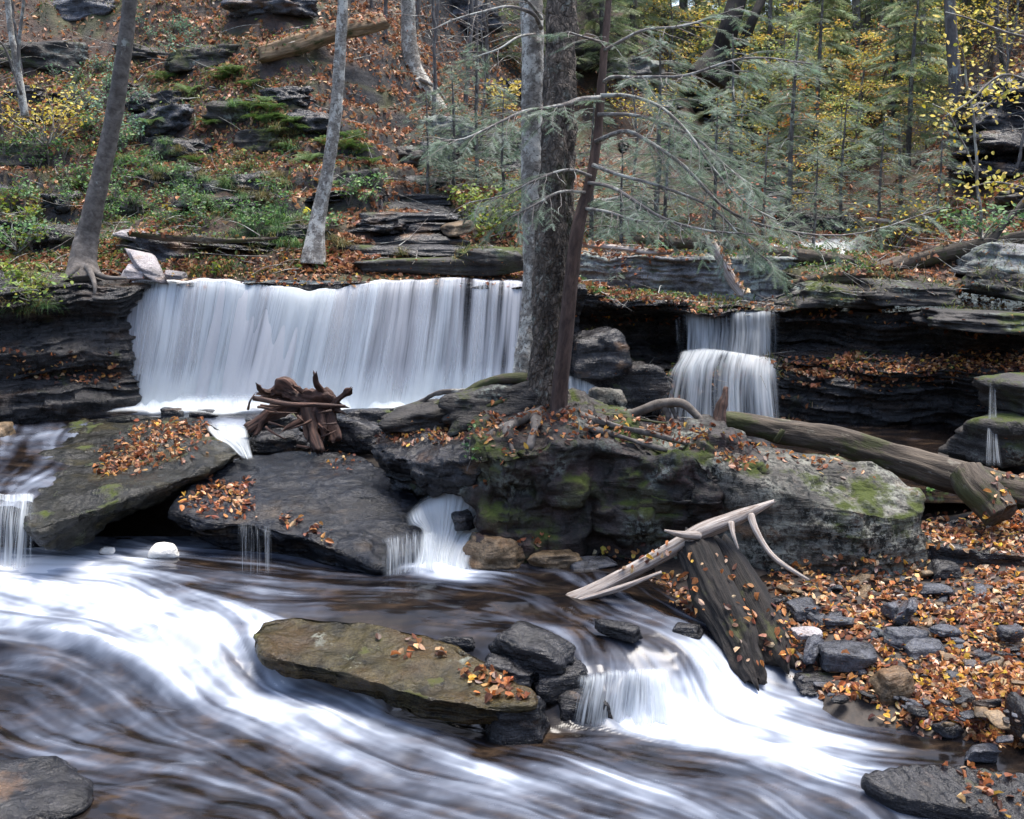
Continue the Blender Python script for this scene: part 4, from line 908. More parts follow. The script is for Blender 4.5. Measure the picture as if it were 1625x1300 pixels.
def TR(pts, widths):
    """pixel polyline (px,py,d) with widths in photo pixels -> world points, radii"""
    P = np.array([PD(*p) for p in pts]); R = np.array([w_ / 2 * p[2] / 1775. for w_, p in zip(widths, pts)]); return P, R
def tb(name, pts, widths, mat, parent=None, label=None, cat=None, sides=10, n=None, group=None, extra=(), solid=False, **kw):
    P, R = TR(pts, widths); parts = [tube(P, R, sides, n, **kw)]
    for e in extra:
        P, R = TR(e[0], e[1]); parts.append(tube(P, R, max(6, sides // 2), None, **{**kw, 'flute': kw.get('flute', 0) * .5, 'bark': kw.get('bark', 0) * .6}))
    V, F, T = merge(parts); o = obj(name, V, F, mat, parent, tc=T)
    if label: tag(o, label, cat, group)
    if solid: SOLID.append(o)
    return o
# --- main hemlock with roots
t1 = thing('hemlock_tree', PD(870, 650, 10.3), 'thick dark flaky barked trunk with mossy foot growing on the massive boulder', 'tree')
tb('trunk', [(868, 668, 10.3), (868, 648, 10.3), (868, 615, 10.3), (872, 560, 10.3), (877, 450, 10.3), (882, 330, 10.32), (887, 200, 10.35), (890, 60, 10.4), (894, -120, 10.5), (905, -420, 10.7)],
   [92, 78, 66, 58, 55, 54, 49, 44, 42, 38], B_dark, t1, sides=72, n=260, bark=.022, bscale=16, zscale=.45, flute=.10, seed=1)
roots = [([(858, 612, 10.3), (830, 600, 10.35), (790, 604, 10.4), (745, 620, 10.45), (700, 640, 10.5), (650, 655, 10.6), (600, 668, 10.7)], [26, 19, 16, 14, 12, 9, 5]),
    ([(852, 640, 10.2), (820, 632, 10.25), (780, 645, 10.2), (740, 660, 10.3), (690, 668, 10.4)], [22, 14, 12, 9, 5]),
    ([(860, 655, 10.1), (830, 668, 9.9), (790, 682, 9.7), (762, 706, 9.55), (748, 740, 9.5), (752, 770, 9.5)], [24, 16, 14, 13, 10, 4]),
    ([(850, 655, 10.1), (815, 672, 9.8), (800, 690, 9.55), (812, 715, 9.38), (820, 745, 9.36), (812, 775, 9.36)], [20, 14, 12, 10, 8, 4]),
    ([(850, 664, 10.0), (850, 680, 9.6), (845, 705, 9.38), (838, 725, 9.36), (836, 745, 9.36)], [20, 13, 10, 8, 4]),
    ([(885, 655, 10.1), (920, 664, 9.9), (970, 676, 9.75), (1030, 690, 9.6), (1090, 705, 9.5), (1130, 712, 9.5)], [26, 16, 12, 11, 9, 5]),
    ([(885, 655, 10.1), (930, 678, 9.7), (980, 690, 9.5), (1020, 702, 9.45), (1060, 712, 9.4)], [20, 12, 10, 8, 4]),
    ([(890, 650, 10.2), (940, 655, 10.1), (1000, 664, 10.0), (1060, 672, 9.95)], [22, 12, 9, 5]),
    ([(780, 612, 10.5), (735, 640, 10.45), (700, 664, 10.4), (690, 688, 10.2)], [10, 9, 7, 4]),
    ([(740, 622, 10.5), (700, 622, 10.6), (660, 640, 10.7), (620, 650, 10.8)], [12, 8, 6, 3])]
for i, (p, w_) in enumerate(roots):
    tb('root', p, w_, B_moss if i in (0, 1, 7) else B_grey, t1, sides=14, n=60, wob=.035 if i < 2 else .02, bark=.014, bscale=14, seed=i + 3, flute=.25, solid=True)
# mossy collar of the roots
t2 = thing('birch_tree', PD(838, 600, 10.75), 'pale grey trunk with white mottled bark just left of the thick dark trunk', 'tree')
tb('trunk', [(836, 612, 10.7), (836, 590, 10.75), (843, 520, 10.8), (848, 440, 10.85), (845, 330, 10.9), (844, 200, 10.9), (845, 80, 10.9), (841, -40, 11), (834, -400, 11.3)],
   [54, 46, 38, 35, 34, 34, 34, 34, 30], B_birch, t2, sides=48, n=200, bark=.008, bscale=14, zscale=1.2, flute=.06, seed=2)
# slim leaning hemlock with the long bare limbs
t3 = thing('young_hemlock', PD(888, 655, 10.0), 'slim reddish trunk leaning on the thick one, long bare limbs with grey green sprays', 'tree')
tb('trunk', [(886, 662, 10.02), (890, 600, 9.98), (897, 540, 9.98), (906, 450, 10.0), (917, 362, 10.05), (936, 290, 10.15), (948, 220, 10.25), (953, 150, 10.3), (962, 50, 10.4), (972, -90, 10.5), (985, -300, 10.7)],
   [30, 26, 25, 23, 22, 17, 14, 13, 11, 9, 7], B_red, t3, sides=24, n=140, bark=.004, bscale=24, seed=4)
# --- trees on the left bank
def simple_tree(name, label, pts, widths, mat, sides=28, n=120, roots_=(), branches=(), group=None, bark=.006, flute=.08, seed=5, cat='tree'):
    t = thing(name, PD(*pts[0]), label, cat, group)
    tb('trunk', pts, widths, mat, t, sides=sides, n=n, bark=bark, bscale=14, zscale=.8, flute=flute, seed=seed)
    for i, (p, w_) in enumerate(roots_): tb('root', p, w_, mat, t, sides=8, n=20, wob=.01, seed=seed + i)
    for i, (p, w_) in enumerate(branches): tb('branch', p, w_, B_twig, t, sides=6, n=20, wob=.015, seed=seed + i + 20)
    return t
simple_tree('leaning_tree', 'grey brown trunk leaning to the right, nearest the left edge above the ledge', [(134, 452, 13.25), (132, 415, 13.4), (140, 370, 13.5), (155, 300, 13.5), (176, 205, 13.5), (194, 100, 13.4), (208, -20, 13.3), (220, -200, 13.2)],
    [62, 42, 34, 29, 27, 25, 22, 18], B_grey, 36, 160, roots_=[([(140, 425, 13.2), (165, 440, 13.0), (200, 442, 12.95)], [16, 9, 4]), ([(125, 425, 13.2), (100, 445, 13.0), (85, 470, 12.9)], [16, 9, 4]), ([(140, 425, 13.1), (150, 452, 12.8), (148, 480, 12.75)], [12, 7, 3])], seed=6)
simple_tree('leaning_birch', 'slender pale trunk leaning slightly right on the bank behind the middle of the wide waterfall', [(498, 420, 13.8), (501, 376, 13.85), (508, 330, 13.9), (522, 260, 13.9), (534, 160, 13.9), (541, 60, 13.9), (546, -40, 13.9), (552, -250, 13.9)],
    [44, 30, 23, 20, 19, 17, 16, 12], B_birch, 36, 160, roots_=(), seed=9)
FB = hit_hill(664, 125)
simple_tree('far_birch', 'pale trunk with exposed spreading roots on the leafy slope left of the middle', [(680, 185, FB), (656, 110, FB), (649, 60, FB), (648, 0, FB), (650, -120, FB)],
    [70, 30, 24, 21, 18], B_birch, 24, 80, roots_=[([(660, 125, FB - .25), (672, 150, FB - .25), (684, 178, FB - .25), (680, 192, FB - .25)], [10, 6, 4, 2]), ([(664, 125, FB - .25), (690, 138, FB - .25), (712, 165, FB - .25)], [9, 5, 2]), ([(652, 125, FB - .25), (640, 150, FB - .25), (643, 180, FB - .25), (650, 195, FB - .25)], [9, 6, 4, 2])], seed=12)
simple_tree('edge_sapling', 'thin pale forked stem at the left edge', [(40, 185, 16.5), (28, 110, 16.5), (16, 40, 16.5), (8, -60, 16.5)], [13, 11, 9, 8], B_birch, 12, 40, branches=[([(30, 120, 16.5), (32, 60, 16.4), (40, -20, 16.3)], [7, 6, 4]), ([(35, 150, 16.4), (10, 80, 16.2), (-10, 60, 16)], [5, 4, 2])])
simple_tree('leaning_dark_tree', 'thick dark trunk leaning right on the black rocky mound at the top', [(1122, 128, 24.9), (1146, 82, 24.9), (1157, 45, 24.7), (1170, 0, 24.8), (1190, -80, 25)], [66, 36, 31, 28, 24], B_black, 20, 60, seed=15)
simple_tree('leaning_dark_tree', 'thinner dark trunk leaning steeply right, beside the thick one on the rocky mound', [(1158, 118, 24.9), (1178, 72, 24.8), (1195, 30, 24.7), (1212, -10, 24.9), (1235, -90, 25)], [26, 18, 15, 14, 12], B_black, 16, 50, seed=16)
# background trunks
bgt = [('tall pale trunk standing right of the bent dark sapling', [(1378, 232, 30), (1366, 130, 30), (1360, 40, 30), (1356, -120, 30)], [15, 14, 13, 11], B_far),
    ('pale grey straight trunk in front of the woods at the upper right', [(1522, 205, 24), (1516, 130, 24), (1509, 40, 24), (1503, -120, 24)], [24, 20, 18, 15], B_far),
    ('thin grey trunk between the leaning dark pair and the tall pale trunk', [(1268, 258, 27), (1264, 170, 27), (1258, 60, 27), (1250, -120, 27)], [13, 11, 9, 8], B_far),
    ('hazy grey trunk behind the bent dark sapling', [(1302, 180, 36), (1300, 90, 36), (1298, 0, 36), (1296, -120, 36)], [13, 12, 11, 10], B_far),
    ('pale trunk deep in the woods near the top middle right', [(1336, 150, 42), (1334, 60, 42), (1330, -60, 42), (1328, -150, 42)], [14, 13, 12, 11], B_far),
    ('dark trunk left of the two at the upper right corner', [(1572, 140, 21), (1571, 80, 21), (1570, 0, 21), (1568, -120, 21)], [10, 9, 8, 7], B_dark),
    ('dark curved trunk nearest the upper right corner', [(1604, 136, 20.5), (1590, 90, 20.5), (1582, 30, 20.5), (1578, -60, 20.5)], [10, 9, 8, 7], B_dark),
    ('thin dark bent sapling before the woods', [(1332, 234, 22), (1322, 180, 22), (1312, 130, 22), (1305, 80, 22), (1306, 50, 22), (1298, 10, 22), (1290, -40, 22)], [9, 8, 7, 6, 5, 4, 3], B_dark),
    ('short dark hemlock sapling stem in the middle of the right woods', [(1432, 340, 18.5), (1429, 290, 18.5), (1428, 240, 18.5), (1426, 190, 18.5)], [7, 6, 5, 3], B_dark),
    ('thin dark stem left of the pale trunk on the leafy slope', [(612, 62, 21), (612, 20, 21), (614, -60, 21)], [7, 6, 5], B_far),
    ('thin grey stem right of the pale trunk on the leafy slope', [(690, 70, 20.5), (694, 20, 20.5), (700, -60, 20.5)], [8, 6, 5], B_far),
    ('thin dark stem in the hollow left of the twin trunks', [(755, 180, 22), (757, 100, 22), (756, 0, 22), (755, -60, 22)], [6, 6, 5, 4], B_far),
    ('slender dark stem in the distance right of the thick trunk', [(1010, 70, 32), (1008, 20, 32), (1008, -60, 32)], [8, 7, 6], B_far),
    ('forked far trunk at the top, left of the leaning dark pair', [(1080, 60, 34), (1082, 10, 34), (1084, -60, 34)], [10, 9, 8], B_far),
    ('pale trunk at the top between the forked far trunk and the leaning dark pair', [(1118, 50, 34), (1116, 0, 34), (1114, -60, 34)], [9, 8, 7], B_birch),
    ('pale slender trunk right of the tall pale trunk in the woods', [(1405, 180, 34), (1402, 90, 34), (1400, -60, 34)], [9, 8, 7], B_birch),
    ('grey trunk half hidden by hemlocks left of the pale straight trunk', [(1470, 170, 34), (1466, 60, 34), (1464, -60, 34)], [11, 10, 9], B_far),
    ('thin pale stem in the woods just right of the leaning dark pair', [(1228, 190, 34), (1232, 90, 34), (1236, -60, 34)], [7, 6, 5], B_birch),
    ('faint pale trunk at the top between the woods and the pale straight trunk', [(1440, 130, 44), (1438, 60, 44), (1436, -80, 44)], [10, 9, 8], B_far)]
for i, (lb, p, w_, m) in enumerate(bgt):
    h_ = hit_hill(p[0][0], p[0][1], p[0][2]); p = [(a_, b_, h_) for a_, b_, c_ in p]; p = [(p[0][0], p[0][1] + 14, h_)] + p[1:]
    simple_tree('forest_tree', lb, p, w_, m, 12, 40, seed=20 + i, bark=.004)

# --- foliage of the young hemlock and others
def feather(npair=11, ang=58, ln=.34, wd=.05):
    V, F = [], []
    for k in range(npair):
        t_ = (k + .6) / npair
        for sg in (-1, 1):
            a = radians(ang) * (1 - .25 * t_); L_ = ln * (1 - .55 * t_) * (.75 + .5 * ((k * 7 + (sg > 0) * 3) % 5) / 5)
            d = np.array([sin(a) * sg, cos(a), 0]); b0 = np.array([0, t_ - wd / 2, 0]); b1 = np.array([0, t_ + wd / 2, 0]); tp = np.array([0, t_, -.06 * (k % 2)]) + d * L_
            n_ = len(V); V += [b0, b1, tp]; F.append([n_, n_ + 1, n_ + 2])
    V += [[-.008, 0, 0], [.008, 0, 0], [0, 1, 0]]; n_ = len(V) - 3; F.append([n_, n_ + 1, n_ + 2])
    return np.array(V), np.array(F)
FEA_V, FEA_F = feather(); FEB_V, FEB_F = feather(6, 58, .42, .12)
def frames_dir(D, up=(0, 0, 1.), roll=.35, r=rng):
    D = D / (np.linalg.norm(D, axis=1)[:, None] + 1e-9); u = np.asarray(up)[None] + r.normal(size=D.shape) * roll
    x = np.cross(D, u); x /= np.linalg.norm(x, axis=1)[:, None] + 1e-9
    return np.stack([x, D, np.cross(x, D)], -1)
HEM = ([(.14, .20, .135), (.18, .25, .175), (.09, .13, .085), (.27, .33, .26)], [4, 3, 2, 1.5])
HEMF = ([(.20, .26, .13), (.26, .32, .18), (.13, .18, .09), (.34, .37, .21)], [4, 3, 2, 1.5])
def limb_system(P, R, r, twig_len=.5, twig_every=.09, spray=.13, dens=1., bare=.25):
    """a limb given as points: returns tube parts and sprays (pos, dir, size)"""
    n = 30; Q = catmull(P, n); T = np.gradient(Q, axis=0); T /= np.linalg.norm(T, axis=1)[:, None]
    L = np.sum(np.linalg.norm(np.diff(Q, axis=0), axis=1)); parts = [tube(P, R, 6, 26, wob=.01, seed=int(r.integers(99)))]
    sp, sd, ss = [], [], []
    k = max(3, int(L / twig_every))
    for i in range(k):
        f = bare + (1 - bare) * (i + r.random()) / k; j = min(n - 2, int(f * (n - 1))); p = Q[j]; t_ = T[j]
        sg = 1 if i % 2 else -1; side = np.cross(t_, [0, 0, 1.]); side /= np.linalg.norm(side) + 1e-9
        d = t_ * r.uniform(.3, .8) + side * sg * r.uniform(.5, 1.) + np.array([0, 0, r.uniform(-.35, .12)]); d /= np.linalg.norm(d)
        l = twig_len * r.uniform(.4, 1.1) * (1.1 - .6 * f); m = 5
        q = [p]
        for s in range(m):
            d = d + np.array([0, 0, -.06]) + r.normal(size=3) * .10; d /= np.linalg.norm(d); q.append(q[-1] + d * l / m)
        q = np.array(q); parts.append(tube(q, [.0045, .0015], 3, None, cap=False, res=False) if False else tube(q, np.linspace(.005, .0015, len(q)), 4, None, cap=False, res=False))
        if r.random() > dens: continue
        for s in range(1, m + 1):
            for sg2 in (-1, 1, 0):
                if r.random() < .25: continue
                dd = q[s] - q[s - 1]; dd /= np.linalg.norm(dd); sd2 = np.cross(dd, [0, 0, 1.]); v = dd * .8 + sd2 * sg2 * .8 + np.array([0, 0, -.12]); sp.append(q[s]); sd.append(v); ss.append(spray * r.uniform(.6, 1.25))
    return parts, sp, sd, ss
def add_limbs(tree, limbs, rs, seed, pal=HEM, tmpl=(FEA_V, FEA_F), **kw):
    r = np.random.default_rng(seed); allp, ap, ad, as_ = [], [], [], []
    for k, (pts, wds) in enumerate(limbs):
        P, R = TR(pts, wds); parts, sp, sd, ss = limb_system(P, R, r, **kw)
        V, F, T = merge(parts); obj('limb', V, F, B_twig, tree, tc=T); ap += sp; ad += sd; as_ += ss
    if ap:
        pos = np.array(ap); rot = frames_dir(np.array(ad), r=r); V, F, C = inst(tmpl[0], tmpl[1], pos, rot, np.array(as_), palette(len(pos), *pal, .18, r))
        obj('foliage', V, F, M_needle, tree, cols=C, smooth=False)
L3 = [([(958, 130, 10.2), (975, 123, 10.0), (1024, 122, 9.7), (1088, 120, 9.4), (1180, 92, 9.1), (1290, 102, 8.9)], [7, 6, 6, 5, 4, 2]),
    ([(952, 154, 10.2), (925, 156, 10.0), (900, 166, 9.8), (865, 172, 9.7), (831, 177, 9.6), (790, 195, 9.5), (730, 221, 9.4), (684, 218, 9.4)], [8, 8, 8, 6, 5, 4, 3, 2]),
    ([(954, 153, 10.2), (1000, 153, 10.0), (1045, 168, 9.8), (1085, 205, 9.6), (1130, 265, 9.4), (1180, 320, 9.3), (1230, 350, 9.2)], [8, 6, 5, 5, 4, 3, 2]),
    ([(950, 182, 10.2), (1000, 182, 10.0), (1050, 194, 9.8), (1105, 220, 9.6), (1150, 262, 9.5), (1200, 300, 9.4)], [8, 6, 6, 5, 4, 2]),
    ([(945, 225, 10.2), (990, 208, 10.0), (1030, 226, 9.9), (1085, 262, 9.7), (1150, 330, 9.5), (1230, 362, 9.3), (1350, 372, 9.1), (1500, 330, 9.0)], [8, 7, 7, 6, 5, 4, 3, 2]),
    ([(940, 262, 10.1), (990, 280, 9.9), (1060, 300, 9.6), (1130, 330, 9.4), (1190, 390, 9.2), (1240, 430, 9.1)], [7, 6, 5, 4, 3, 2]),
    ([(935, 290, 10.1), (980, 300, 9.7), (1040, 340, 9.4), (1110, 362, 9.2), (1200, 372, 9.1)], [7, 6, 5, 4, 2]),
    ([(938, 280, 10.1), (900, 270, 9.8), (850, 285, 9.6), (800, 310, 9.6), (740, 322, 9.6)], [6, 5, 4, 3, 2]),
    ([(930, 305, 10.1), (890, 305, 9.7), (850, 325, 9.5), (810, 345, 9.4)], [6, 5, 4, 2]),
    ([(925, 330, 10.1), (960, 335, 9.7), (1010, 350, 9.4), (1070, 352, 9.2)], [6, 5, 4, 2]),
    ([(960, 80, 10.3), (1020, 50, 10.0), (1090, 40, 9.7), (1180, 10, 9.5)], [6, 5, 4, 2]),
    ([(962, 70, 10.3), (930, 60, 10.0), (900, 50, 9.9)], [5, 4, 2])]
add_limbs(t3, L3, None, 5, dens=.72, bare=.25, twig_len=.66, twig_every=.07, spray=.12)
# bare limbs of the twin trunks over the top middle
add_limbs(t2, [([(860, 45, 10.8), (845, 22, 10.5), (810, 10, 10.3), (770, 18, 10.2), (720, 32, 10.1), (685, 48, 10.0)], [8, 6, 5, 4, 3, 2]), ([(858, 30, 10.8), (840, 5, 10.4), (800, -20, 10.2)], [6, 5, 3]),
    ([(850, 55, 10.8), (820, 60, 10.5), (790, 78, 10.3), (750, 92, 10.2)], [5, 4, 3, 2])], None, 8, dens=.12, twig_len=.7, twig_every=.16, spray=.09)

# --- fallen logs
tb('slope_log', [(412, 86, 18.3), (470, 72, 18.5), (530, 52, 18.8), (610, 34, 19.2)], [24, 28, 26, 22], B_tan, label='yellow brown rotting log lying on the leafy slope at the top', cat='log', sides=30, n=60, bark=.02, bscale=9, zscale=.2, flute=.15, end=.08, seed=31, solid=True)
lg = tb('fallen_log', [(1150, 668, 10.5), (1230, 682, 10.4), (1330, 700, 10.2), (1420, 728, 10.0), (1520, 758, 9.8), (1700, 808, 9.5)], [32, 40, 46, 50, 56, 60], B_log, label='long fallen log lying behind the boulders on the right, mossy at its left end', cat='log', sides=40, n=160, bark=.018, bscale=12, zscale=.2, flute=.12, seed=32, solid=True)
tb('branch_stub', [(1232, 700, 10.0), (1238, 690, 9.95), (1243, 682, 9.95)], [10, 9, 8], B_moss, lg, sides=10, n=10)
tb('short_log', [(1530, 748, 9.45), (1548, 775, 9.3), (1572, 800, 9.2), (1588, 820, 9.1)], [50, 58, 58, 56], B_log, label='short mossy log leaning against the long fallen one at the right', cat='log', sides=36, n=50, bark=.015, bscale=12, flute=.1, end=.02, seed=33, solid=True)
tb('split_log', [(1098, 862, 8.35), (1108, 882, 8.25), (1138, 950, 7.95), (1172, 1020, 7.65), (1198, 1085, 7.4)], [50, 66, 74, 66, 40], B_black, label='black half rotten split log standing slanted in the water under the bleached branch', cat='log', sides=90, n=220, bark=.024, bscale=24, zscale=.13, flute=.14, end=.12, seed=34,
   extra=[([(1140, 868, 8.4), (1164, 905, 8.22), (1194, 960, 7.98), (1222, 1015, 7.75), (1242, 1062, 7.58)], [44, 58, 64, 66, 60])], solid=True)
wb = tb('bleached_branch', [(902, 952, 8.25), (940, 938, 8.25), (1000, 908, 8.28), (1060, 875, 8.3), (1110, 846, 8.3), (1170, 822, 8.32), (1228, 796, 8.35)], [22, 26, 24, 28, 30, 24, 8], B_white, label='bleached forked branch resting on the black split log', cat='branch', sides=20, n=90, bark=.008, bscale=20, zscale=.12, flute=.15, end=.04, seed=35, solid=True)
tb('side_branch', [(1192, 818, 8.3), (1200, 840, 8.2), (1216, 868, 8.1), (1240, 892, 8.0), (1284, 920, 7.95)], [14, 11, 9, 9, 5], B_white, wb, sides=10, n=40, wob=.01, bark=.003, seed=36)
tb('side_branch', [(1110, 850, 8.25), (1080, 848, 8.2), (1055, 842, 8.15)], [16, 12, 5], B_white, wb, sides=10, n=20, bark=.003, seed=37)
tb('side_branch', [(1160, 830, 8.25), (1164, 850, 8.15), (1172, 872, 8.1)], [12, 8, 4], B_white, wb, sides=8, n=16, bark=.003, seed=38)
tb('side_branch', [(910, 955, 8.2), (980, 935, 8.1), (1050, 908, 8.05)], [8, 12, 5], B_white, wb, sides=8, n=24, bark=.003, seed=38)
rw = thing('driftwood_root', PD(490, 690, 11.2), 'dark red brown root wad with torn ends wedged on rocks before the wide waterfall', 'driftwood')
tb('stump_core', [(418, 628, 11.5), (450, 622, 11.45), (482, 634, 11.4), (512, 640, 11.35), (538, 648, 11.35)], [14, 34, 46, 50, 26], B_drift, rw, sides=60, n=90, bark=.06, bscale=9, zscale=.7, flute=.45, end=.15, seed=40)
rr_ = np.random.default_rng(12)
for k, q in enumerate([[(492, 640), (494, 665), (500, 690), (512, 716)], [(520, 645), (522, 675), (528, 700)], [(470, 636), (432, 656), (394, 682)], [(515, 632), (510, 616), (504, 598)], [(495, 632), (480, 616), (468, 610)], [(532, 642), (546, 632), (552, 617)], [(440, 640), (428, 662), (404, 690)], [(500, 645), (486, 668), (492, 695)],
        [(430, 625), (416, 619), (405, 611)], [(512, 655), (522, 690), (516, 722)], [(480, 655), (470, 672), (452, 690)]]):
    d_ = 11.35 + rr_.normal() * .08; L_ = len(q); big = 1.25 if k in (0, 1, 2, 6, 7) else .7
    tb('root', [(a_ + rr_.normal() * 2, b_ + rr_.normal() * 2, d_ - .12 * j_) for j_, (a_, b_) in enumerate(q)], list(np.linspace(24, 15, L_) if k in (0, 1, 2) else np.linspace(20, 3, L_) * big), B_drift, rw, sides=12, n=26, wob=.05, bark=.02, bscale=16, flute=.5, end=.05, seed=60 + k)
for k in range(14):
    a_ = rr_.uniform(0, 6.3); cx_, cy_ = 480 + rr_.normal() * 40, 660 + rr_.normal() * 18; ln_ = rr_.uniform(18, 46)
    tb('snag', [(cx_, cy_, 11.15), (cx_ + cos(a_) * ln_ * .5 + rr_.normal() * 3, cy_ + sin(a_) * ln_ * .3, 11.05), (cx_ + cos(a_) * ln_, cy_ + sin(a_) * ln_ * .6, 11.1)], [5, 3.5, 1.5], B_drift, rw, sides=6, n=14, wob=.02, seed=90 + k)
tb('stick', [(402, 632, 11.1), (450, 640, 11.0), (500, 642, 10.95), (548, 645, 10.9)], [9, 9, 7, 4], B_drift, label='straight reddish stick lying across the driftwood root', cat='stick', sides=8, n=30, wob=.01, seed=41)
tb('arched_root', [(975, 664, 10.3), (1010, 654, 10.3), (1045, 642, 10.25), (1080, 640, 10.2), (1100, 654, 10.15), (1116, 672, 10.1)], [10, 15, 17, 15, 13, 12], B_grey, label='smooth grey root arching above the massive boulder before the narrow waterfall', cat='root', sides=18, n=60, bark=.004, seed=42, wob=.008,
   extra=[([(1052, 642, 10.25), (1060, 660, 10.2), (1058, 676, 10.2)], [12, 9, 5]), ([(1064, 642, 10.25), (1072, 662, 10.2), (1075, 678, 10.2)], [8, 6, 4])])
tb('broken_stub', [(1138, 690, 10.1), (1142, 665, 10.15), (1147, 640, 10.2), (1153, 614, 10.25)], [30, 22, 17, 5], B_drift, label='upright broken brown stub at the left end of the long fallen log', cat='stump', sides=18, n=40, bark=.012, bscale=20, flute=.25, seed=43)
for i, (p, w_, m, lb) in enumerate([
        ([(925, 390, 14.3), (970, 392, 14.2), (1020, 398, 14.1), (1065, 402, 14.0)], [9, 10, 9, 6], B_white, 'thin pale barkless log lying along the top of the lichened ledge'),
        ([(1122, 375, 14.0), (1140, 405, 13.95), (1158, 440, 13.9), (1178, 468, 13.85)], [10, 15, 16, 15], B_white, 'short pale broken log leaning down onto the lip of the narrow waterfall'),
        ([(1010, 380, 15.2), (1120, 388, 15.3), (1230, 400, 15.4), (1330, 412, 15.4), (1400, 425, 15.2)], [18, 20, 20, 20, 16], B_log, 'dark log crossing below the far white rapid'),
        ([(1385, 432, 14.7), (1450, 415, 14.9), (1540, 395, 15), (1640, 372, 15.2)], [22, 26, 24, 20], B_log, 'dark log slanting up towards the right edge'),
        ([(1250, 452, 14.4), (1330, 440, 14.3), (1430, 446, 14.2), (1520, 465, 14)], [16, 24, 26, 20], B_log, 'rough brown log above the black ledge at the right'),
        ([(1370, 348, 18), (1420, 352, 17.6), (1440, 354, 17.4)], [7, 7, 5], B_white, 'thin pinkish barkless pole beyond the far rapid'),
        ([(1560, 400, 14.6), (1590, 360, 14.8), (1640, 300, 15.2)], [12, 12, 10], B_black, 'dark dead branch sloping up at the right edge'),
        ([(205, 372, 14.0), (280, 378, 13.8), (360, 382, 13.7), (440, 378, 13.8)], [9, 11, 9, 6], B_log, 'thin grey log on the bank left of the slender pale trunk')]):
    tb('fallen_log' if i else 'barkless_log', p, w_, m, label=lb, cat='log', sides=20, n=60, bark=.012, bscale=12, zscale=.2, flute=.15, end=.04, seed=50 + i, solid=True)

# ------------------------------------------------------------------ gravel, stones on the beach
r = np.random.default_rng(5)
big = [(1340, 1040, .24, (.20, .14, .085), 60, 'smooth dark slate boulder, largest stone in the middle of the gravel beach', M_stone, -.1), (1415, 1090, .12, (.16, .15, .16), 61, 'golden brown rounded stone at the water edge of the beach', M_stoneB, .3),
    (1440, 1010, .32, (.20, .12, .06), 62, 'grey angular slab lying behind the dark slate boulder on the beach', M_stone, .2), (1465, 1030, .27, (.18, .12, .06), 63, 'upper grey slab of the pair right of the dark slate boulder', M_stone, .1),
    (1300, 1078, .12, (.17, .10, .03), 64, 'flat slab covered with leaves at the foot of the split log', M_wet, 0), (1270, 895, .44, (.11, .1, .07), 65, 'angular grey stone under the end of the bleached branch', M_stone, .4),
    (1275, 968, .37, (.15, .12, .05), 66, 'flat grey rock between the split log and the gravel', M_stone, .2), (1290, 1028, .28, (.06, .16, .05), 67, 'tilted dark slate leaning left of the slate boulder', M_stone, -.5),
    (1440, 968, .40, (.05, .13, .09), 68, 'upright pointed grey slate in the middle of the leaves', M_stone, -.5), (1415, 968, .38, (.07, .08, .06), 69, 'small block beside the upright slate', M_stone, .2),
    (1490, 935, .43, (.14, .07, .03), 70, 'flat blue grey stone near the low leafy rock', M_stone, -.2), (1375, 905, .43, (.1, .07, .04), 71, 'greenish stone in the leaves in front of the long grey boulder', M_grey, .1),
    (1500, 1000, .36, (.09, .08, .03), 72, 'flat grey stone half way to the right edge of the beach', M_stone, .3), (1605, 1005, .38, (.1, .07, .05), 73, 'grey stone near the right edge of the beach', M_stone, .3),
    (1625, 1140, .15, (.10, .14, .12), 74, 'dark stone cut by the right edge of the photo', M_wet, .3), (1505, 1158, .05, (.08, .06, .05), 75, 'small grey stone in the shallow water at the lower beach', M_stone, .3),
    (1500, 1122, .1, (.055, .05, .05), 76, 'small dark round stone above the shallow water at the lower beach', M_stone, .3), (1510, 1078, .18, (.05, .05, .05), 77, 'small grey upright stone among pale leaves', M_stone, .3),
    (1450, 880, .47, (.16, .14, .13), 78, 'black wet rock wedged between the long grey boulder and the low leafy rock', M_wet, .1), (1500, 905, .46, (.14, .1, .08), 79, 'black stone in front of the low leafy rock', M_wet, .1),
    (1560, 1195, .03, (.12, .07, .05), 80, 'grey wet stone at the lower right shore', M_stone, .1), (980, 1000, .42, (.22, .07, .06), 81, 'dark broken branch piece lying in the rapids left of the split log', M_wet, -.4),
    (1090, 1000, .36, (.12, .07, .05), 82, 'dark stone left of the split log in the rapids', M_wet, -.2), (1330, 985, .36, (.13, .06, .025), 83, 'thin flat stone in the shallow pool of the beach', M_stone, 0), (1280, 1005, .33, (.11, .07, .03), 84, 'pale flat stone right of the split log', M_pale, 0)]
for px, py, z, s, sd, lb, m, rt in big:
    stone('beach_stone', px, py, z + s[2] * .2, s, sd, m, lb, rot=rt, tilt=((.1, .05) if sd not in (67, 68) else (.2, .7)), cat='stone', n=40, planes=14, amp=.02)
protos = []
for k in range(8):
    V, F = facet_rock((0, 0, 0), (1, .72, .36), 400 + k, 0, (0, 0), 22, 12, .02); protos.append(mesh_data('pebble', V, F, (M_stone, M_stone, M_stoneB, M_wet)[k % 4]))
poly = np.array([(1215, 905), (1400, 890), (1640, 920), (1640, 1190), (1560, 1175), (1480, 1150), (1390, 1120), (1270, 1110), (1250, 1000)])
def inpoly(P, Q):
    x, y = P[:, 0], P[:, 1]; c = np.zeros(len(P), bool); j = len(Q) - 1
    for i in range(len(Q)):
        xi, yi, xj, yj = *Q[i], *Q[j]
        c ^= ((yi > y) != (yj > y)) & (x < (xj - xi) * (y - yi) / (yj - yi + 1e-9) + xi); j = i
    return c
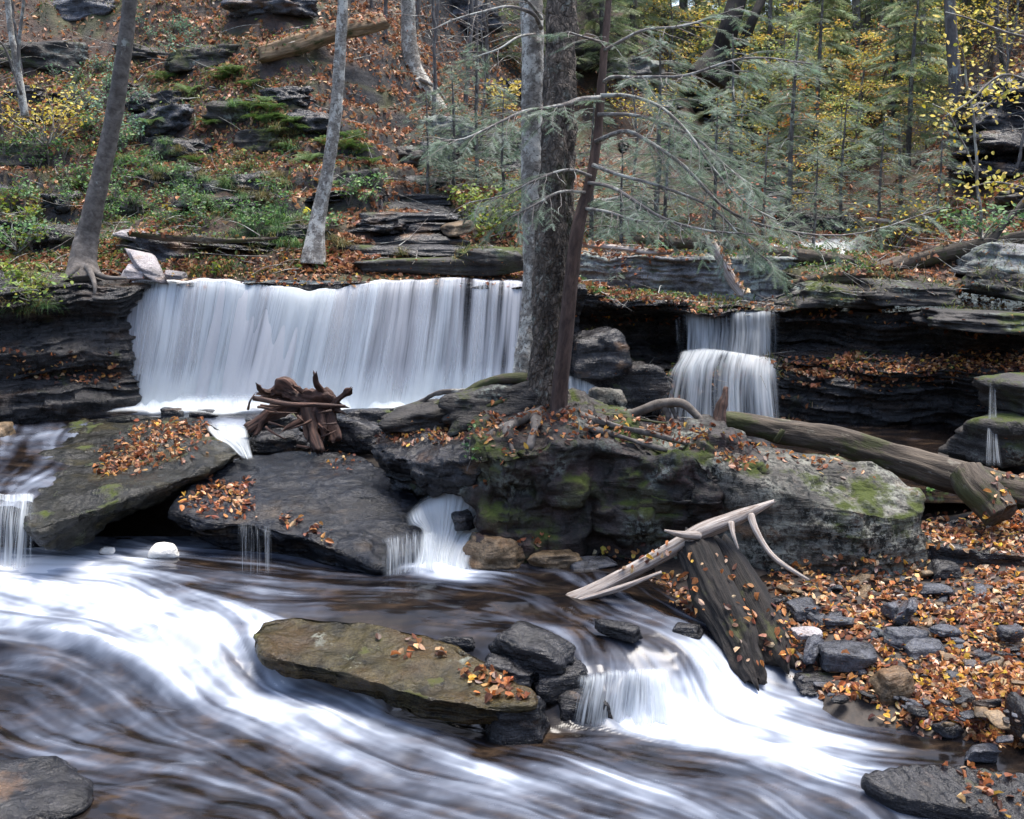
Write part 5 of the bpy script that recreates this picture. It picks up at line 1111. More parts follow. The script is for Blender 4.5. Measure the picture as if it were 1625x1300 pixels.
def pix_in(poly, n, r):
    Q = np.array(poly, float); lo, hi = Q.min(0), Q.max(0); out = np.zeros((0, 2))
    while len(out) < n:
        P = lo + r.random((n * 2, 2)) * (hi - lo); out = np.vstack([out, P[inpoly(P, Q)]])
    return out[:n]
def bed_pt(px, py):
    p = PZ(px, py, .2)
    for _ in range(6): p = PZ(px, py, float(bed(np.array(p[0]), np.array(p[1]))))
    return p
for i, (px, py) in enumerate(pix_in(poly, 250, r)):
    p = bed_pt(px, py); s = .025 + .06 * r.random() ** 2.2
    o = bpy.data.objects.new('pebble', protos[int(r.integers(8))]); col.objects.link(o); o.location = p + np.array([0, 0, s * .15]); o.scale = (s * r.uniform(.8, 1.4), s, s * r.uniform(.6, 1.2))
    o.rotation_euler = (r.normal() * .25, r.normal() * .25, r.random() * 6.3); tag(o, 'small flat grey or brown stone on the leafy gravel beach', 'pebble', 'pebbles of the gravel beach')

# ------------------------------------------------------------------ BVH of everything solid, for scattering
def build_bvh(objs):
    vs, fs, n = [], [], 0
    for o in objs:
        me = o.data; k = len(me.vertices); co = np.empty(k * 3, np.float32); me.vertices.foreach_get('co', co); co = co.reshape(-1, 3)
        off = Vector(o.location) if o.parent is None else Vector(o.parent.location) + Vector(o.location)
        co = co + np.array(off); me.calc_loop_triangles(); m = len(me.loop_triangles); tr = np.empty(m * 3, np.int32); me.loop_triangles.foreach_get('vertices', tr)
        vs.append(co); fs.append(tr.reshape(-1, 3) + n); n += k
    return BVHTree.FromPolygons(np.concatenate(vs).tolist(), np.concatenate(fs).tolist())
BV = build_bvh(SOLID)
CO = Vector((0, 0, CAMH))
def cast_px(px, py):
    d = Vector(PD(px, py, 1.0)) - CO; h = BV.ray_cast(CO, d.normalized(), 90)
    return (np.array(h[0]), np.array(h[1])) if h[0] is not None else (None, None)
def cast_down(x, y, z=14):
    h = BV.ray_cast(Vector((x, y, z)), Vector((0, 0, -1)), 40)
    return (np.array(h[0]), np.array(h[1])) if h[0] is not None else (None, None)
def leaf_layer(name, P, Nn, pal, size=(.045, .085), lift=.008, spread=.35, tmpl=(LEAF_V, LEAF_F), r=rng, mat=None, label=None):
    n = len(P); P = np.array(P); Nn = np.array(Nn); sz = (size[0] * .7 + (size[1] - size[0] * .7) * r.random(n) ** .8)[:, None] * r.uniform([.6, .8, 1], [1.15, 1.1, 1.01], (n, 3))
    V, F, C = inst(*tmpl, P + Nn * (lift + r.random((n, 1)) * lift * 2), rand_frames(n, Nn, spread, r), sz, palette(n, *pal, .25, r), curl=r.uniform(-3, 6, n))
    return tag(obj(name, V, F, mat or M_leaf, cols=C, smooth=False), label, kind='stuff')
def px_leaves(name, polys, pal=RUST, minz=.35, **kw):
    r = np.random.default_rng(len(polys) * 7 + len(name)); P, Nn = [], []
    for poly, n in polys:
        for px, py in pix_in(poly, n, r) + r.normal(size=(n, 2)) * min(9, .12 * np.ptp(np.array(poly)[:, 0])) * [1, .6]:
            p, nn = cast_px(px, py)
            if p is not None and nn[2] > minz: P.append(p); Nn.append(nn)
    return leaf_layer(name, P, Nn, pal, r=r, **kw)
# leaves on the near rocks
px_leaves('leaves_on_boulder', [([(225, 680), (330, 672), (355, 690), (300, 705), (250, 710), (215, 745), (150, 755), (165, 720), (200, 690)], 300), ([(215, 672), (350, 668), (360, 684), (230, 690)], 110), ([(250, 700), (330, 690), (300, 730), (240, 745)], 60), ([(160, 725), (260, 700), (230, 745), (170, 757)], 110),
    ([(300, 775), (390, 765), (400, 810), (380, 820), (290, 805)], 170), ([(430, 815), (490, 830), (540, 870), (500, 850), (440, 832)], 40), ([(330, 765), (400, 765), (395, 800), (350, 790)], 60)])
px_leaves('leaves_on_slab', [([(738, 1060), (780, 1062), (840, 1095), (840, 1112), (790, 1110), (740, 1080)], 62), ([(610, 1010), (700, 1020), (745, 1055), (680, 1045), (620, 1025)], 20), ([(850, 1005), (900, 1015), (895, 1030), (840, 1020)], 6),
    ([(880, 1070), (915, 1068), (910, 1080)], 4), ([(1500, 1215), (1590, 1240), (1590, 1262), (1540, 1260)], 16), ([(1490, 1215), (1510, 1215), (1505, 1224)], 2), ([(0, 1210), (60, 1215), (40, 1290), (0, 1290)], 7)], size=(.05, .09))
px_leaves('leaves_on_root_mound', [([(690, 640), (860, 600), (900, 650), (1120, 680), (1180, 705), (1100, 712), (960, 700), (850, 690), (760, 690), (700, 690)], 700), ([(600, 690), (700, 665), (770, 680), (760, 700), (640, 705)], 170),
    ([(1100, 690), (1300, 720), (1390, 760), (1300, 745), (1200, 725)], 90), ([(1140, 722), (1200, 735), (1200, 745), (1150, 738)], 50), ([(410, 690), (470, 690), (475, 712), (415, 715)], 60), ([(480, 690), (600, 650), (640, 660), (560, 740), (500, 745)], 130), ([(800, 850), (870, 850), (940, 880), (860, 880)], 50),
    ([(745, 770), (785, 765), (790, 780), (750, 785)], 10), ([(770, 700), (850, 700), (860, 730), (820, 760)], 30)], size=(.04, .075))
px_leaves('beach_leaves', [([(1215, 895), (1400, 880), (1640, 915), (1640, 1200), (1560, 1180), (1480, 1150), (1390, 1110), (1270, 1100), (1240, 1000)], 3600), ([(1460, 1060), (1640, 1060), (1640, 1190), (1540, 1175), (1450, 1120)], 700), ([(1370, 1110), (1480, 1110), (1520, 1165), (1420, 1150)], 160), ([(1260, 960), (1640, 970), (1640, 1010), (1260, 1010)], 260),
    ([(1470, 825), (1640, 815), (1640, 880), (1540, 868), (1470, 855)], 600), ([(1010, 930), (1090, 900), (1110, 980), (1060, 1000), (1000, 975)], 220), ([(1120, 880), (1170, 880), (1250, 1050), (1180, 1060), (1120, 920)], 42), ([(940, 870), (1080, 865), (1100, 890), (960, 900)], 60)],
    pal=([(.42, .17, .06), (.56, .28, .10), (.27, .10, .045), (.68, .47, .30), (.70, .44, .07), (.12, .055, .04)], [4, 3.5, 4, 2.5, 1.2, 4]), size=(.03, .08), minz=.1)
px_leaves('ledge_leaves', [([(1060, 492), (1240, 480), (1640, 490), (1640, 540), (1400, 520), (1250, 510)], 380), ([(1240, 575), (1350, 575), (1640, 560), (1640, 590), (1400, 612), (1250, 600)], 1500), ([(920, 495), (1060, 490), (1065, 515), (960, 515)], 220),
    ([(0, 560), (190, 570), (190, 610), (0, 600)], 260), ([(930, 590), (1060, 590), (1060, 650), (950, 620)], 160), ([(1540, 640), (1640, 600), (1640, 720), (1580, 740)], 60), ([(1250, 440), (1640, 390), (1640, 500), (1400, 480), (1240, 480)], 900),
    ([(200, 420), (560, 400), (840, 420), (840, 445), (500, 450), (220, 445)], 1500), ([(925, 400), (1130, 400), (1130, 420), (925, 410)], 80)], size=(.045, .08), minz=.2)
# the leafy shore goes on beyond the picture's right edge
r = np.random.default_rng(61); P, Nn = [], []
for x_, y_ in zip(r.uniform(2.6, 8.5, 9000), r.uniform(5.6, 11.5, 9000)):
    if x_ / y_ * 1757 + 812 < 1600: continue
    p, nn = cast_down(x_, y_, 6)
    if p is not None and nn[2] > .2 and p[2] > .02: P.append(p); Nn.append(nn)
leaf_layer('shore_leaves', P, Nn, RUST, size=(.03, .08), r=r)
# leaf litter on the hillside
r = np.random.default_rng(11); P, Nn = [], []
N1 = 150000
yy = 13.6 + 15 * r.random(N1) ** 1.25; xx = (r.random(N1) * 2 - 1) * (1.5 + yy * .52)
pxm = xx / yy * 1757 + 812
gullyw = np.exp(-((pxm - 640 + (yy - 17) * 12) / 230) ** 2)
keep = (np.abs(pxm - 812) < 900) & ((fbm(np.stack([xx, yy], -1) * .6, 3, 91) + 1.6 * gullyw + .15 + .35 * (pxm > 1250)) > r.random(N1) * .9 - .3)
for x_, y_ in zip(xx[keep], yy[keep]):
    p, nn = cast_down(x_, y_)
    if p is not None and nn[2] > .28: P.append(p); Nn.append(nn)
leaf_layer('leaf_litter', P, Nn, ([(.32, .13, .06), (.43, .21, .10), (.19, .08, .045), (.52, .33, .20), (.11, .055, .035)], [5, 5, 3, 2.2, 2.5]), size=(.045, .12), tmpl=(LEAF2_V, LEAF2_F), spread=.55, lift=.012, r=r)
print('litter', len(P))

# ------------------------------------------------------------------ plants of the banks
def dup(o, loc, rz, sc_=1., label=None, tilt=0.):
    c = o.copy(); col.objects.link(c); c.location = Vector(loc); c.rotation_euler = (tilt, 0, rz); c.scale = (sc_,) * 3
    if label: c['label'] = label
    for ch in o.children:
        k = ch.copy(); col.objects.link(k); k.parent = c
    return c
def fern_proto(seed, nf=11):
    r = np.random.default_rng(seed); pos, dirs, sz = [], [], []
    for k in range(nf):
        a = k / nf * 2 * pi + r.normal() * .2; L_ = r.uniform(.26, .42); p = np.zeros(3); el = r.uniform(.9, 1.25)
        m = 16
        for s in range(m):
            d = np.array([cos(a) * cos(el), sin(a) * cos(el), sin(el)]); p = p + d * L_ / m; el -= .11
            f = s / m; side = np.cross(d, [0, 0, 1.]); side /= np.linalg.norm(side) + 1e-9
            for sg in (-1, 1):
                pos.append(p.copy()); dirs.append(side * sg + d * .45); sz.append(.11 * (1 - f) ** .7 * (.35 + min(1, f * 4) * .65) + .01)
    pos = np.array(pos); V, F, C = inst(FEB_V * [.8, 1, 1], FEB_F, pos, frames_dir(np.array(dirs), roll=.15, r=r), np.array(sz), palette(len(pos), [(.07, .14, .03), (.11, .2, .045), (.16, .22, .05)], [3, 3, 1], .15, r))
    return V, F, C
def plant_proto(seed, pal, n=55, rad=.2, h=.26, ls=(.03, .055), nst=7):
    r = np.random.default_rng(seed); parts, pos = [], []
    for k in range(nst):
        a = r.random() * 6.3; e = np.array([cos(a) * rad * r.uniform(.3, 1), sin(a) * rad * r.uniform(.3, 1), h * r.uniform(.5, 1.1)])
        q = np.array([[0, 0, -.03], e * [.35, .35, .6], e]); parts.append(tube(q, [.004, .0015], 4, 8, cap=False))
        for _ in range(n // nst): t_ = r.uniform(.3, 1.05); pos.append(e * [t_, t_, t_ ** .7] + r.normal(size=3) * rad * .16)
    pos = np.array(pos); V, F, C = inst(LEAF_V, LEAF_F, pos, rand_frames(len(pos), (0, -.25, 1), .45, r), r.uniform(*ls, len(pos)), palette(len(pos), *pal, .2, r))
    return merge(parts), (V, F, C)
def tuft_proto(seed, pal, n=90, h=.2):
    r = np.random.default_rng(seed); V, F, C = [], [], []; c = palette(n, *pal, .2, r)
    for k in range(n):
        a = r.random() * 6.3; el = r.uniform(.5, 1.4); L_ = h * r.uniform(.6, 1.3); p = np.r_[r.normal(size=2) * .03, 0]; sd = np.array([-sin(a), cos(a), 0]) * .0028
        b = len(V)
        for s in range(5):
            V += [p - sd * (1 - s / 4.6), p + sd * (1 - s / 4.6)]; C += [c[k]] * 2
            if s < 4: F.append([b + 2 * s, b + 2 * s + 1, b + 2 * s + 3, b + 2 * s + 2])
            p = p + np.array([cos(a) * cos(el), sin(a) * cos(el), sin(el)]) * L_ / 4; el -= .55
    return np.array(V), np.array(F), np.array(C)
GRN = ([(.08, .18, .05), (.12, .24, .08), (.18, .29, .07), (.07, .14, .07)], [3, 3, 1.5, 2])
BLG = ([(.10, .21, .12), (.16, .28, .18), (.23, .34, .21)], [3, 3, 1])
LIM = ([(.20, .27, .03), (.13, .21, .04), (.34, .33, .04)], [3, 3, 1])
YEL = ([(.55, .42, .04), (.42, .34, .05), (.62, .50, .10), (.30, .28, .05)], [4, 3, 2, 1.5])
OCH = ([(.22, .16, .05), (.13, .12, .04), (.30, .24, .09), (.09, .11, .035)], [3, 3, 1.5, 2])
def make(name, kind, seed, pal=None, **kw):
    """prototype thing at the origin, moved by the first placement"""
    if kind == 'fern': V, F, C = fern_proto(seed); o = obj(name, V, F, M_green, cols=C, smooth=False)
    elif kind == 'tuft': V, F, C = tuft_proto(seed, pal, **kw); o = obj(name, V, F, M_green, cols=C, smooth=False)
    else:
        (tv, tf, tt), (V, F, C) = plant_proto(seed, pal, **kw); o = thing(name, (0, 0, 0), 'x', 'plant')
        obj('stems', tv, tf, B_twig, o, tc=tt); obj('leaves', V, F, M_green, o, cols=C, smooth=False); return o
    o.data.transform(Matrix.Translation(Vector(o['_o']))); return o
used = set()
def place(protos, pts, label, cat, group, sc_=(.8, 1.3), seed=0, tilt=.25):
    r = np.random.default_rng(seed + 900)
    for px, py in pts:
        p, nn = cast_px(px, py)
        if p is None: continue
        o = protos[int(r.integers(len(protos)))]; s = r.uniform(*sc_)
        if o.name not in used: used.add(o.name); o.location = Vector(p); o.scale = (s,) * 3; o.rotation_euler = (tilt * r.random(), 0, r.random() * 6.3)
        else: o = dup(o, p, r.random() * 6.3, s, tilt=tilt * r.random())
        if group: o['group'] = group
        o['label'] = label; o['category'] = cat
def rpts(poly, n, seed): return [tuple(q) for q in pix_in(poly, n, np.random.default_rng(seed))]
ferns = [make('fern', 'fern', k) for k in (1, 2, 3)]
place(ferns, [(362, 122), (372, 118), (418, 165), (428, 180), (400, 178), (452, 195), (470, 200), (515, 232), (570, 245), (545, 240), (202, 385), (555, 225), (420, 200), (440, 215), (350, 130), (300, 150), (330, 200), (260, 130), (490, 260), (590, 262), (395, 140), (485, 215), (240, 200), (120, 300), (310, 260), (520, 300), (455, 240)], 'green fern arching on the left bank between rocks', 'fern', 'ferns on the left bank', (.8, 1.2), 1)
g1 = [make('leafy_plant', 'plant', 10 + k, GRN) for k in range(3)]; g2 = [make('bluish_plant', 'plant', 20 + k, BLG) for k in range(2)]
g3 = [make('lime_plant', 'plant', 30 + k, LIM, ls=(.045, .08), n=36) for k in range(2)]
place(g1, rpts([(0, 200), (200, 210), (480, 330), (560, 380), (300, 370), (0, 330)], 95, 4) + rpts([(560, 230), (640, 300), (560, 350), (520, 300)], 10, 9), 'low green leafy plant on the left bank', 'plant', 'leafy plants on the left bank', (.7, 1.3), 4)
place(g2, rpts([(80, 105), (180, 110), (260, 200), (200, 250), (100, 180)], 34, 5) + rpts([(220, 30), (320, 60), (330, 100), (230, 90)], 12, 6), 'bluish green leafy plant high on the left bank', 'plant', 'bluish plants high on the left bank', (.7, 1.3), 5)
place(g3, rpts([(0, 320), (60, 340), (80, 400), (20, 470), (0, 460)], 14, 7), 'bright lime green plant at the left edge above the dark ledge', 'plant', 'lime plants at the left edge', (.7, 1.2), 7)
gc = [make('valley_plant', 'plant', 40 + k, LIM, ls=(.045, .08), n=70, rad=.3, h=.4) for k in range(2)]
place(gc, [(745, 335), (760, 350), (775, 375), (795, 360), (800, 385), (770, 330), (750, 385), (735, 355), (810, 340)], 'fresh green plant beside the trail steps left of the trunks', 'plant', 'green plants beside the trail', (.8, 1.2), 8)
place([make('small_yellow_plant', 'plant', 50, YEL, n=16, nst=3, rad=.12, h=.16, ls=(.07, .11))], [(262, 345)], 'yellow leaved seedling on the left bank above the pale flagstones', 'plant', None, (1, 1.1), 1)
place([make('small_yellow_plant', 'plant', 51, YEL, n=14, nst=3, rad=.12, h=.16, ls=(.07, .11))], [(478, 352)], 'yellow leaved seedling just left of the slender pale trunk', 'plant', None, (1, 1.1), 1)
place([make('small_yellow_plant', 'plant', 52, LIM, n=14, nst=3, rad=.1, h=.16, ls=(.07, .1))], [(336, 436)], 'yellow green seedling hanging over the lip of the wide waterfall', 'plant', None, (1, 1.1), 1)
place([make('hanging_plant', 'plant', 53, GRN, n=22, nst=3, rad=.1, h=.3, ls=(.035, .055))], [(742, 742)], 'small green plant growing on the side of the massive boulder', 'plant', None, (1, 1.1), 1)
place([make('shelf_plant', 'plant', 54, GRN, n=50, nst=5, rad=.2, h=.2, ls=(.035, .06))], [(1512, 605)], 'green plant on the mossy shelf at the right', 'plant', None, (1, 1.1), 1)
place([make('gravel_plant', 'plant', 55, GRN, n=20, nst=4, rad=.12, h=.12, ls=(.05, .07))], [(1478, 790)], 'small green plant between the grey boulder and the short mossy log', 'plant', None, (1, 1.1), 1)
tf = [make('grass_tuft', 'tuft', 60 + k, OCH if k % 2 else GRN, n=110, h=.22) for k in range(4)]
place(tf, rpts([(280, 215), (420, 260), (480, 300), (500, 390), (400, 400), (250, 290), (180, 260)], 60, 14) + rpts([(0, 430), (90, 440), (70, 500), (0, 500)], 10, 15) + [(445, 392), (470, 395), (530, 385), (545, 392), (640, 405), (695, 408), (150, 425), (120, 445)] + rpts([(350, 150), (480, 200), (470, 250), (380, 200)], 14, 16),
      'tuft of drooping grass on the rocky left bank', 'grass', 'grass tufts on the left bank', (.8, 1.4), 14)
def shrub(name, px, py, d, pal, n, rad, hgt, ls, label, seed, nst=14, flat=.5):
    r = np.random.default_rng(seed); p, _ = cast_px(px, py); p = PD(px, py, d) if p is None else p
    t = thing(name, p, label, 'shrub'); parts, pos = [], []
    for k in range(nst):
        a = r.random() * 6.3; e = p + np.array([cos(a) * rad * r.uniform(.3, 1), sin(a) * rad * .6, hgt * r.uniform(.4, 1)]); q = np.array([p, (p + e) / 2 + r.normal(size=3) * .08 + [0, 0, hgt * .1], e])
        parts.append(tube(q, [.008, .002], 4, 12, wob=.02, seed=k)); Q = catmull(q, 12)
        for _ in range(n // nst): pos.append(Q[int(r.integers(4, 12))] + r.normal(size=3) * np.array([1, 1, flat]) * rad * .17)
    V, F, T = merge(parts); obj('stems', V, F, B_twig, t, tc=T); pos = np.array(pos)
    V, F, C = inst(LEAF_V, LEAF_F, pos, rand_frames(len(pos), (0, -.3, 1), .5, r), r.uniform(*ls, len(pos)), palette(len(pos), *pal, .2, r)); obj('leaves', V, F, M_green, t, cols=C, smooth=False)
    return t
shrub('yellow_shrub', 75, 235, 15.5, YEL, 620, .95, 1.0, (.04, .075), 'yellow leaved shrub on the left bank near the left edge', 1, 22)
shrub('green_shrub', 30, 400, 13.5, GRN, 300, .5, .45, (.04, .07), 'green bush over the dark ledge at the left edge', 2)
shrub('ledge_shrub', 50, 478, 12.5, LIM, 260, .6, .35, (.04, .075), 'leafy tangle hanging over the black ledge at the left', 3)
shrub('yellow_shrub', 790, 190, 20, YEL, 260, .9, .8, (.07, .12), 'small bright yellow shrub left of the twin trunks', 4, 10, .3)
shrub('yellow_shrub', 1010, 215, 18, YEL, 380, 1.3, 1.2, (.05, .09), 'yellow leaves behind the limbs right of the thick trunk', 5, 18)
shrub('red_shrub', 1150, 380, 16, ([(.32, .09, .05), (.42, .16, .09)], [2, 2]), 300, .9, 1.0, (.04, .08), 'reddish pink leaved shrub among the hemlock sprays', 6, 14)
shrub('green_shrub', 1560, 380, 15, GRN, 300, .8, .5, (.05, .09), 'low green bush on the leafy slope at the right', 8)
shrub('yellow_shrub', 1420, 400, 16, YEL, 220, 1.0, .9, (.05, .08), 'small yellow shrub behind the logs at the right', 9)

# ------------------------------------------------------------------ woods behind
def conifer(name, h, rad, n_l, spray, seed, label, group=None, base=.12, pal=HEM, tmpl=(FEB_V, FEB_F), every=.25):
    r = np.random.default_rng(seed); t = thing(name, (0, 0, 0), label, 'tree', group)
    V, F, T = tube([[0, 0, -.3], [.02 * h, 0, h * .5], [.0, 0, h]], [h * .014 + .01, h * .009 + .005, .006], 10, 40, wob=.02, seed=seed); obj('trunk', V, F, B_far, t, tc=T)
    parts, pos, dirs, sz = [], [], [], []
    for k in range(n_l):
        f = base + (1 - base) * (k + r.random()) / n_l; a = r.random() * 6.3; L_ = rad * (1 - f) ** .7 * r.uniform(.55, 1.15) + .15; z = f * h
        d = np.array([cos(a), sin(a), .25]); q = [np.array([.08 * h * f * (1 - f), 0, z])]; m = 6
        for s in range(m): d = d + [0, 0, -.13] + r.normal(size=3) * .05; q.append(q[-1] + d / np.linalg.norm(d) * L_ / m)
        q = np.array(q); parts.append(tube(q, np.linspace(.008 + .004 * L_, .002, m + 1), 4, None, cap=False, res=False))
        Q = catmull(q, 20); ns = int(L_ / every * 6) + 3
        for _ in range(ns):
            g = r.uniform(.25, 1); i = int(g * 19); w_ = (1.1 - g) * L_ * .45; side = np.cross(Q[min(i + 1, 19)] - Q[i - 1], [0, 0, 1.]); side /= np.linalg.norm(side) + 1e-9
            sg = r.choice([-1, 1]); u = r.random(); pos.append(Q[i] + side * sg * w_ * u + [0, 0, -.15 * w_ * u + r.normal() * .03]); dirs.append(side * sg * r.uniform(.3, 1) + (Q[-1] - Q[0]) / L_ * .8 + [0, 0, -.2]); sz.append(spray * r.uniform(.6, 1.3))
    fs = np.linspace(0, 1, 14); parts.append(tube(np.stack([.08 * h * fs * (1 - fs), 0 * fs, fs * h * .99], -1), [.012, .004], 4, None, cap=False, res=False) if False else tube(np.stack([.08 * h * fs * (1 - fs), 0 * fs, fs * h * .99], -1), np.linspace(.014, .004, 14), 5, None, cap=False, res=False))
    V, F, T = merge(parts); obj('limbs', V, F, B_twig, t, tc=T)
    pos = np.array(pos); V, F, C = inst(*tmpl, pos, frames_dir(np.array(dirs), r=r), np.array(sz), palette(len(pos), *pal, .2, r)); obj('foliage', V, F, M_needle, t, cols=C, smooth=False)
    return t
def broadleaf(name, h, rad, n_l, n_leaf, ls, seed, label, pal, group=None):
    r = np.random.default_rng(seed); t = thing(name, (0, 0, 0), label, 'tree', group)
    V, F, T = tube([[0, 0, -.3], [.05 * h, 0, h * .5], [.0, .05 * h, h]], [h * .010 + .01, h * .007 + .005, .006], 8, 40, wob=.04, seed=seed); obj('trunk', V, F, B_far, t, tc=T)
    parts, pos = [], []
    for k in range(n_l):
        f = r.uniform(.15, 1); a = r.random() * 6.3; L_ = rad * r.uniform(.4, 1.1) * (1.2 - f * .7); d = np.array([cos(a), sin(a), .45]); q = [np.array([.05 * h * (1 - abs(2 * f - 1)), .05 * h * f ** 2, f * h])]
        for s in range(5): d = d + [0, 0, -.08] + r.normal(size=3) * .16; q.append(q[-1] + d / np.linalg.norm(d) * L_ / 5)
        q = np.array(q); parts.append(tube(q, np.linspace(.012, .002, 6), 4, None, cap=False, res=False)); Q = catmull(q, 16)
        for _ in range(int(n_leaf / n_l)): pos.append(Q[int(r.integers(5, 16))] + r.normal(size=3) * [.22, .22, .09] * rad * .5)
    fs = np.linspace(.05, 1, 16); parts.append(tube(np.stack([.05 * h * (1 - np.abs(2 * fs - 1)), .05 * h * fs ** 2, fs * h], -1), np.linspace(.012, .004, 16), 5, None, cap=False, res=False))
    V, F, T = merge(parts); obj('limbs', V, F, B_twig, t, tc=T); pos = np.array(pos)
    V, F, C = inst(LEAF2_V, LEAF2_F, pos, rand_frames(len(pos), (0, -.2, 1), .6, r), r.uniform(*ls, len(pos)), palette(len(pos), *pal, .2, r)); obj('foliage', V, F, M_green, t, cols=C, smooth=False)
    return t
def plant_trees(protos, spots, label, group, seed=0):
    r = np.random.default_rng(seed + 70); first = set()
    for i, (px, d, s) in enumerate(spots):
        x = (px - 812.5) / 1757 * d; z = float(hill(np.array(x), np.array(d))); k = i % len(protos); o = protos[k]
        if k not in first: first.add(k); o.location = (x, d, z); o.scale = (s,) * 3; o.rotation_euler = (0, 0, r.random() * 6.3)
        else: o = dup(o, (x, d, z), r.random() * 6.3, s)
        o['label'] = label; o['group'] = group; o['category'] = 'tree'
near = [conifer('hemlock_sapling', 2.4, 1.1, 34, .13, 200 + k, 'x', tmpl=(FEA_V, FEA_F), every=.10, base=.05) for k in range(3)]
plant_trees(near, [(985, 15.6, .75), (1060, 16.0, .9), (1130, 16.6, .9), (1210, 17.2, .75), (1040, 18, 1.3), (1150, 19, 1.3), (1250, 20, 1.3), (1290, 17.5, .7), (940, 16.5, .9), (720, 17, .8), (680, 16.6, .6), (760, 18.5, 1.), (1330, 19, .9), (800, 17, .7), (1480, 17.5, .7), (1390, 18, .8)],
            'small grey green hemlock sapling in the valley behind the ledges', 'hemlock saplings behind the ledges', 1)
far = [conifer('hemlock', 8, 2.6, 60, .36, 210 + k, 'x', every=.26, pal=HEMF) for k in range(3)]
plant_trees(far, [(1200, 28, .8), (1245, 33, 1), (1285, 25, .6), (1350, 31, .9), (1400, 26, .7), (1432, 21, .5), (1475, 34, 1.1), (1495, 27, .7), (1560, 25, .8), (1600, 32, 1.1), (1150, 33, .9), (1100, 38, 1), (1050, 36, 1), (1000, 31, .8), (955, 28, .7), (905, 34, .9),
                  (840, 27, .6), (780, 31, .8), (730, 26, .5), (1320, 42, 1.3), (1420, 44, 1.4), (1530, 42, 1.4), (1640, 24, .8), (1230, 44, 1.4), (1130, 46, 1.3), (1010, 45, 1.3), (1690, 22, .7), (880, 42, 1.2), (1370, 50, 1.5), (1490, 52, 1.6), (1590, 46, 1.6), (1280, 54, 1.6), (1180, 55, 1.6), (1660, 40, 1.4)],
            'green hemlock standing in the woods at the back', 'hemlocks of the far woods', 2)
YW = ([(.62, .47, .07), (.48, .40, .09), (.66, .50, .16), (.50, .28, .08), (.34, .38, .10)], [4, 3, 2, 1.5, 2])
yl = [broadleaf('yellow_tree', 7, 2.4, 34, 1300, (.10, .2), 220 + k, 'x', YW) for k in range(4)]
plant_trees(yl, [(1180, 25, .5), (1260, 29, .7), (1310, 27, .5), (1340, 35, .9), (1390, 32, .8), (1440, 28, .6), (1465, 24, .45), (1540, 30, .8), (1500, 36, 1), (1590, 27, .7), (1120, 31, .7), (1050, 30, .5), (1620, 23, .5), (1230, 38, 1), (1290, 45, 1.3), (1400, 48, 1.4), (1540, 48, 1.4), (1080, 44, 1.2), (1340, 56, 1.6), (1450, 58, 1.7), (1200, 52, 1.5), (1570, 21, .4), (1420, 22, .35), (1500, 21.5, .35),
                 (1350, 24, .4), (1280, 22.5, .35), (980, 40, 1), (1650, 33, 1)], 'slender tree with yellow autumn leaves in the woods at the right', 'yellow trees of the woods', 3)
rs_ = [broadleaf('orange_tree', 4, 1.6, 20, 500, (.09, .16), 230, 'x', ([(.48, .2, .06), (.42, .26, .07)], [1, 1]))]
plant_trees(rs_, [(1345, 25.5, .7), (1250, 24, .6), (1385, 27, .8)], 'young tree with orange leaves in the middle of the right woods', 'orange trees of the woods', 4)
lt = [broadleaf('green_tree', 6, 2.2, 30, 1100, (.10, .18), 235 + k, 'x', ([(.26, .34, .10), (.34, .40, .12), (.42, .40, .10)], [3, 3, 2])) for k in range(2)]
plant_trees(lt, [(1220, 26, .6), (1300, 30, .8), (1370, 28, .6), (1450, 31, .8), (1520, 28, .6), (1600, 29, .8), (1160, 29, .7), (1480, 40, 1.2), (1260, 42, 1.2), (1380, 40, 1.1), (1560, 38, 1.), (1080, 34, .8), (1330, 23, .4), (1460, 22, .35)], 'slender tree with thin yellow green leaves in the woods at the right', 'pale green trees of the woods', 6)
# bare young trees
br = [broadleaf('bare_sapling', 5, 1.6, 26, 26, (.04, .08), 262 + k, 'x', DULL) for k in range(2)]
plant_trees(br, [(690, 20, .7), (740, 22, .8), (780, 24, .9), (600, 22, .6), (820, 20, .6), (700, 25, .9), (760, 19.5, .5), (570, 20.5, .5), (1560, 18.5, .5), (1600, 17.5, .45), (60, 19, .5), (20, 17.5, .5), (660, 22, .7), (1000, 20, .5)], 'thin leafless sapling with fine grey twigs on the slope', 'bare saplings', 5)
# yellow leaved branch reaching in at the upper right
t = thing('yellow_sapling', PD(1560, 330, 15.0), 'nearest yellow leaved sapling at the right edge before the dark outcrop', 'tree')
r = np.random.default_rng(77); parts, pos = [], []
for p, w_ in [([(1558, 372, 15), (1552, 300, 15), (1545, 200, 15), (1530, 100, 14.8), (1520, 60, 14.6)], [5, 5, 4, 3, 2]), ([(1640, 60, 13.5), (1590, 50, 13.5), (1540, 30, 13.5), (1500, 20, 13.4)], [5, 4, 3, 2]), ([(1640, 130, 13.5), (1590, 120, 13.5), (1540, 160, 13.4), (1500, 185, 13.4)], [5, 4, 3, 2]),
                ([(1550, 280, 15), (1510, 190, 14.8), (1480, 165, 14.6)], [3, 3, 2]), ([(1550, 180, 15), (1590, 150, 14.8), (1625, 140, 14.6)], [3, 3, 2]), ([(1640, 300, 14), (1580, 290, 14), (1530, 300, 14)], [4, 3, 2])]:
    P, R = TR(p, w_); parts.append(tube(P, R, 6, 30, wob=.02, seed=3)); Q = catmull(P, 24)
    for _ in range(75): pos.append(Q[int(r.integers(5, 24))] + r.normal(size=3) * [.16, .16, .10])
V, F, T = merge(parts); obj('branches', V, F, B_twig, t, tc=T); pos = np.array(pos)
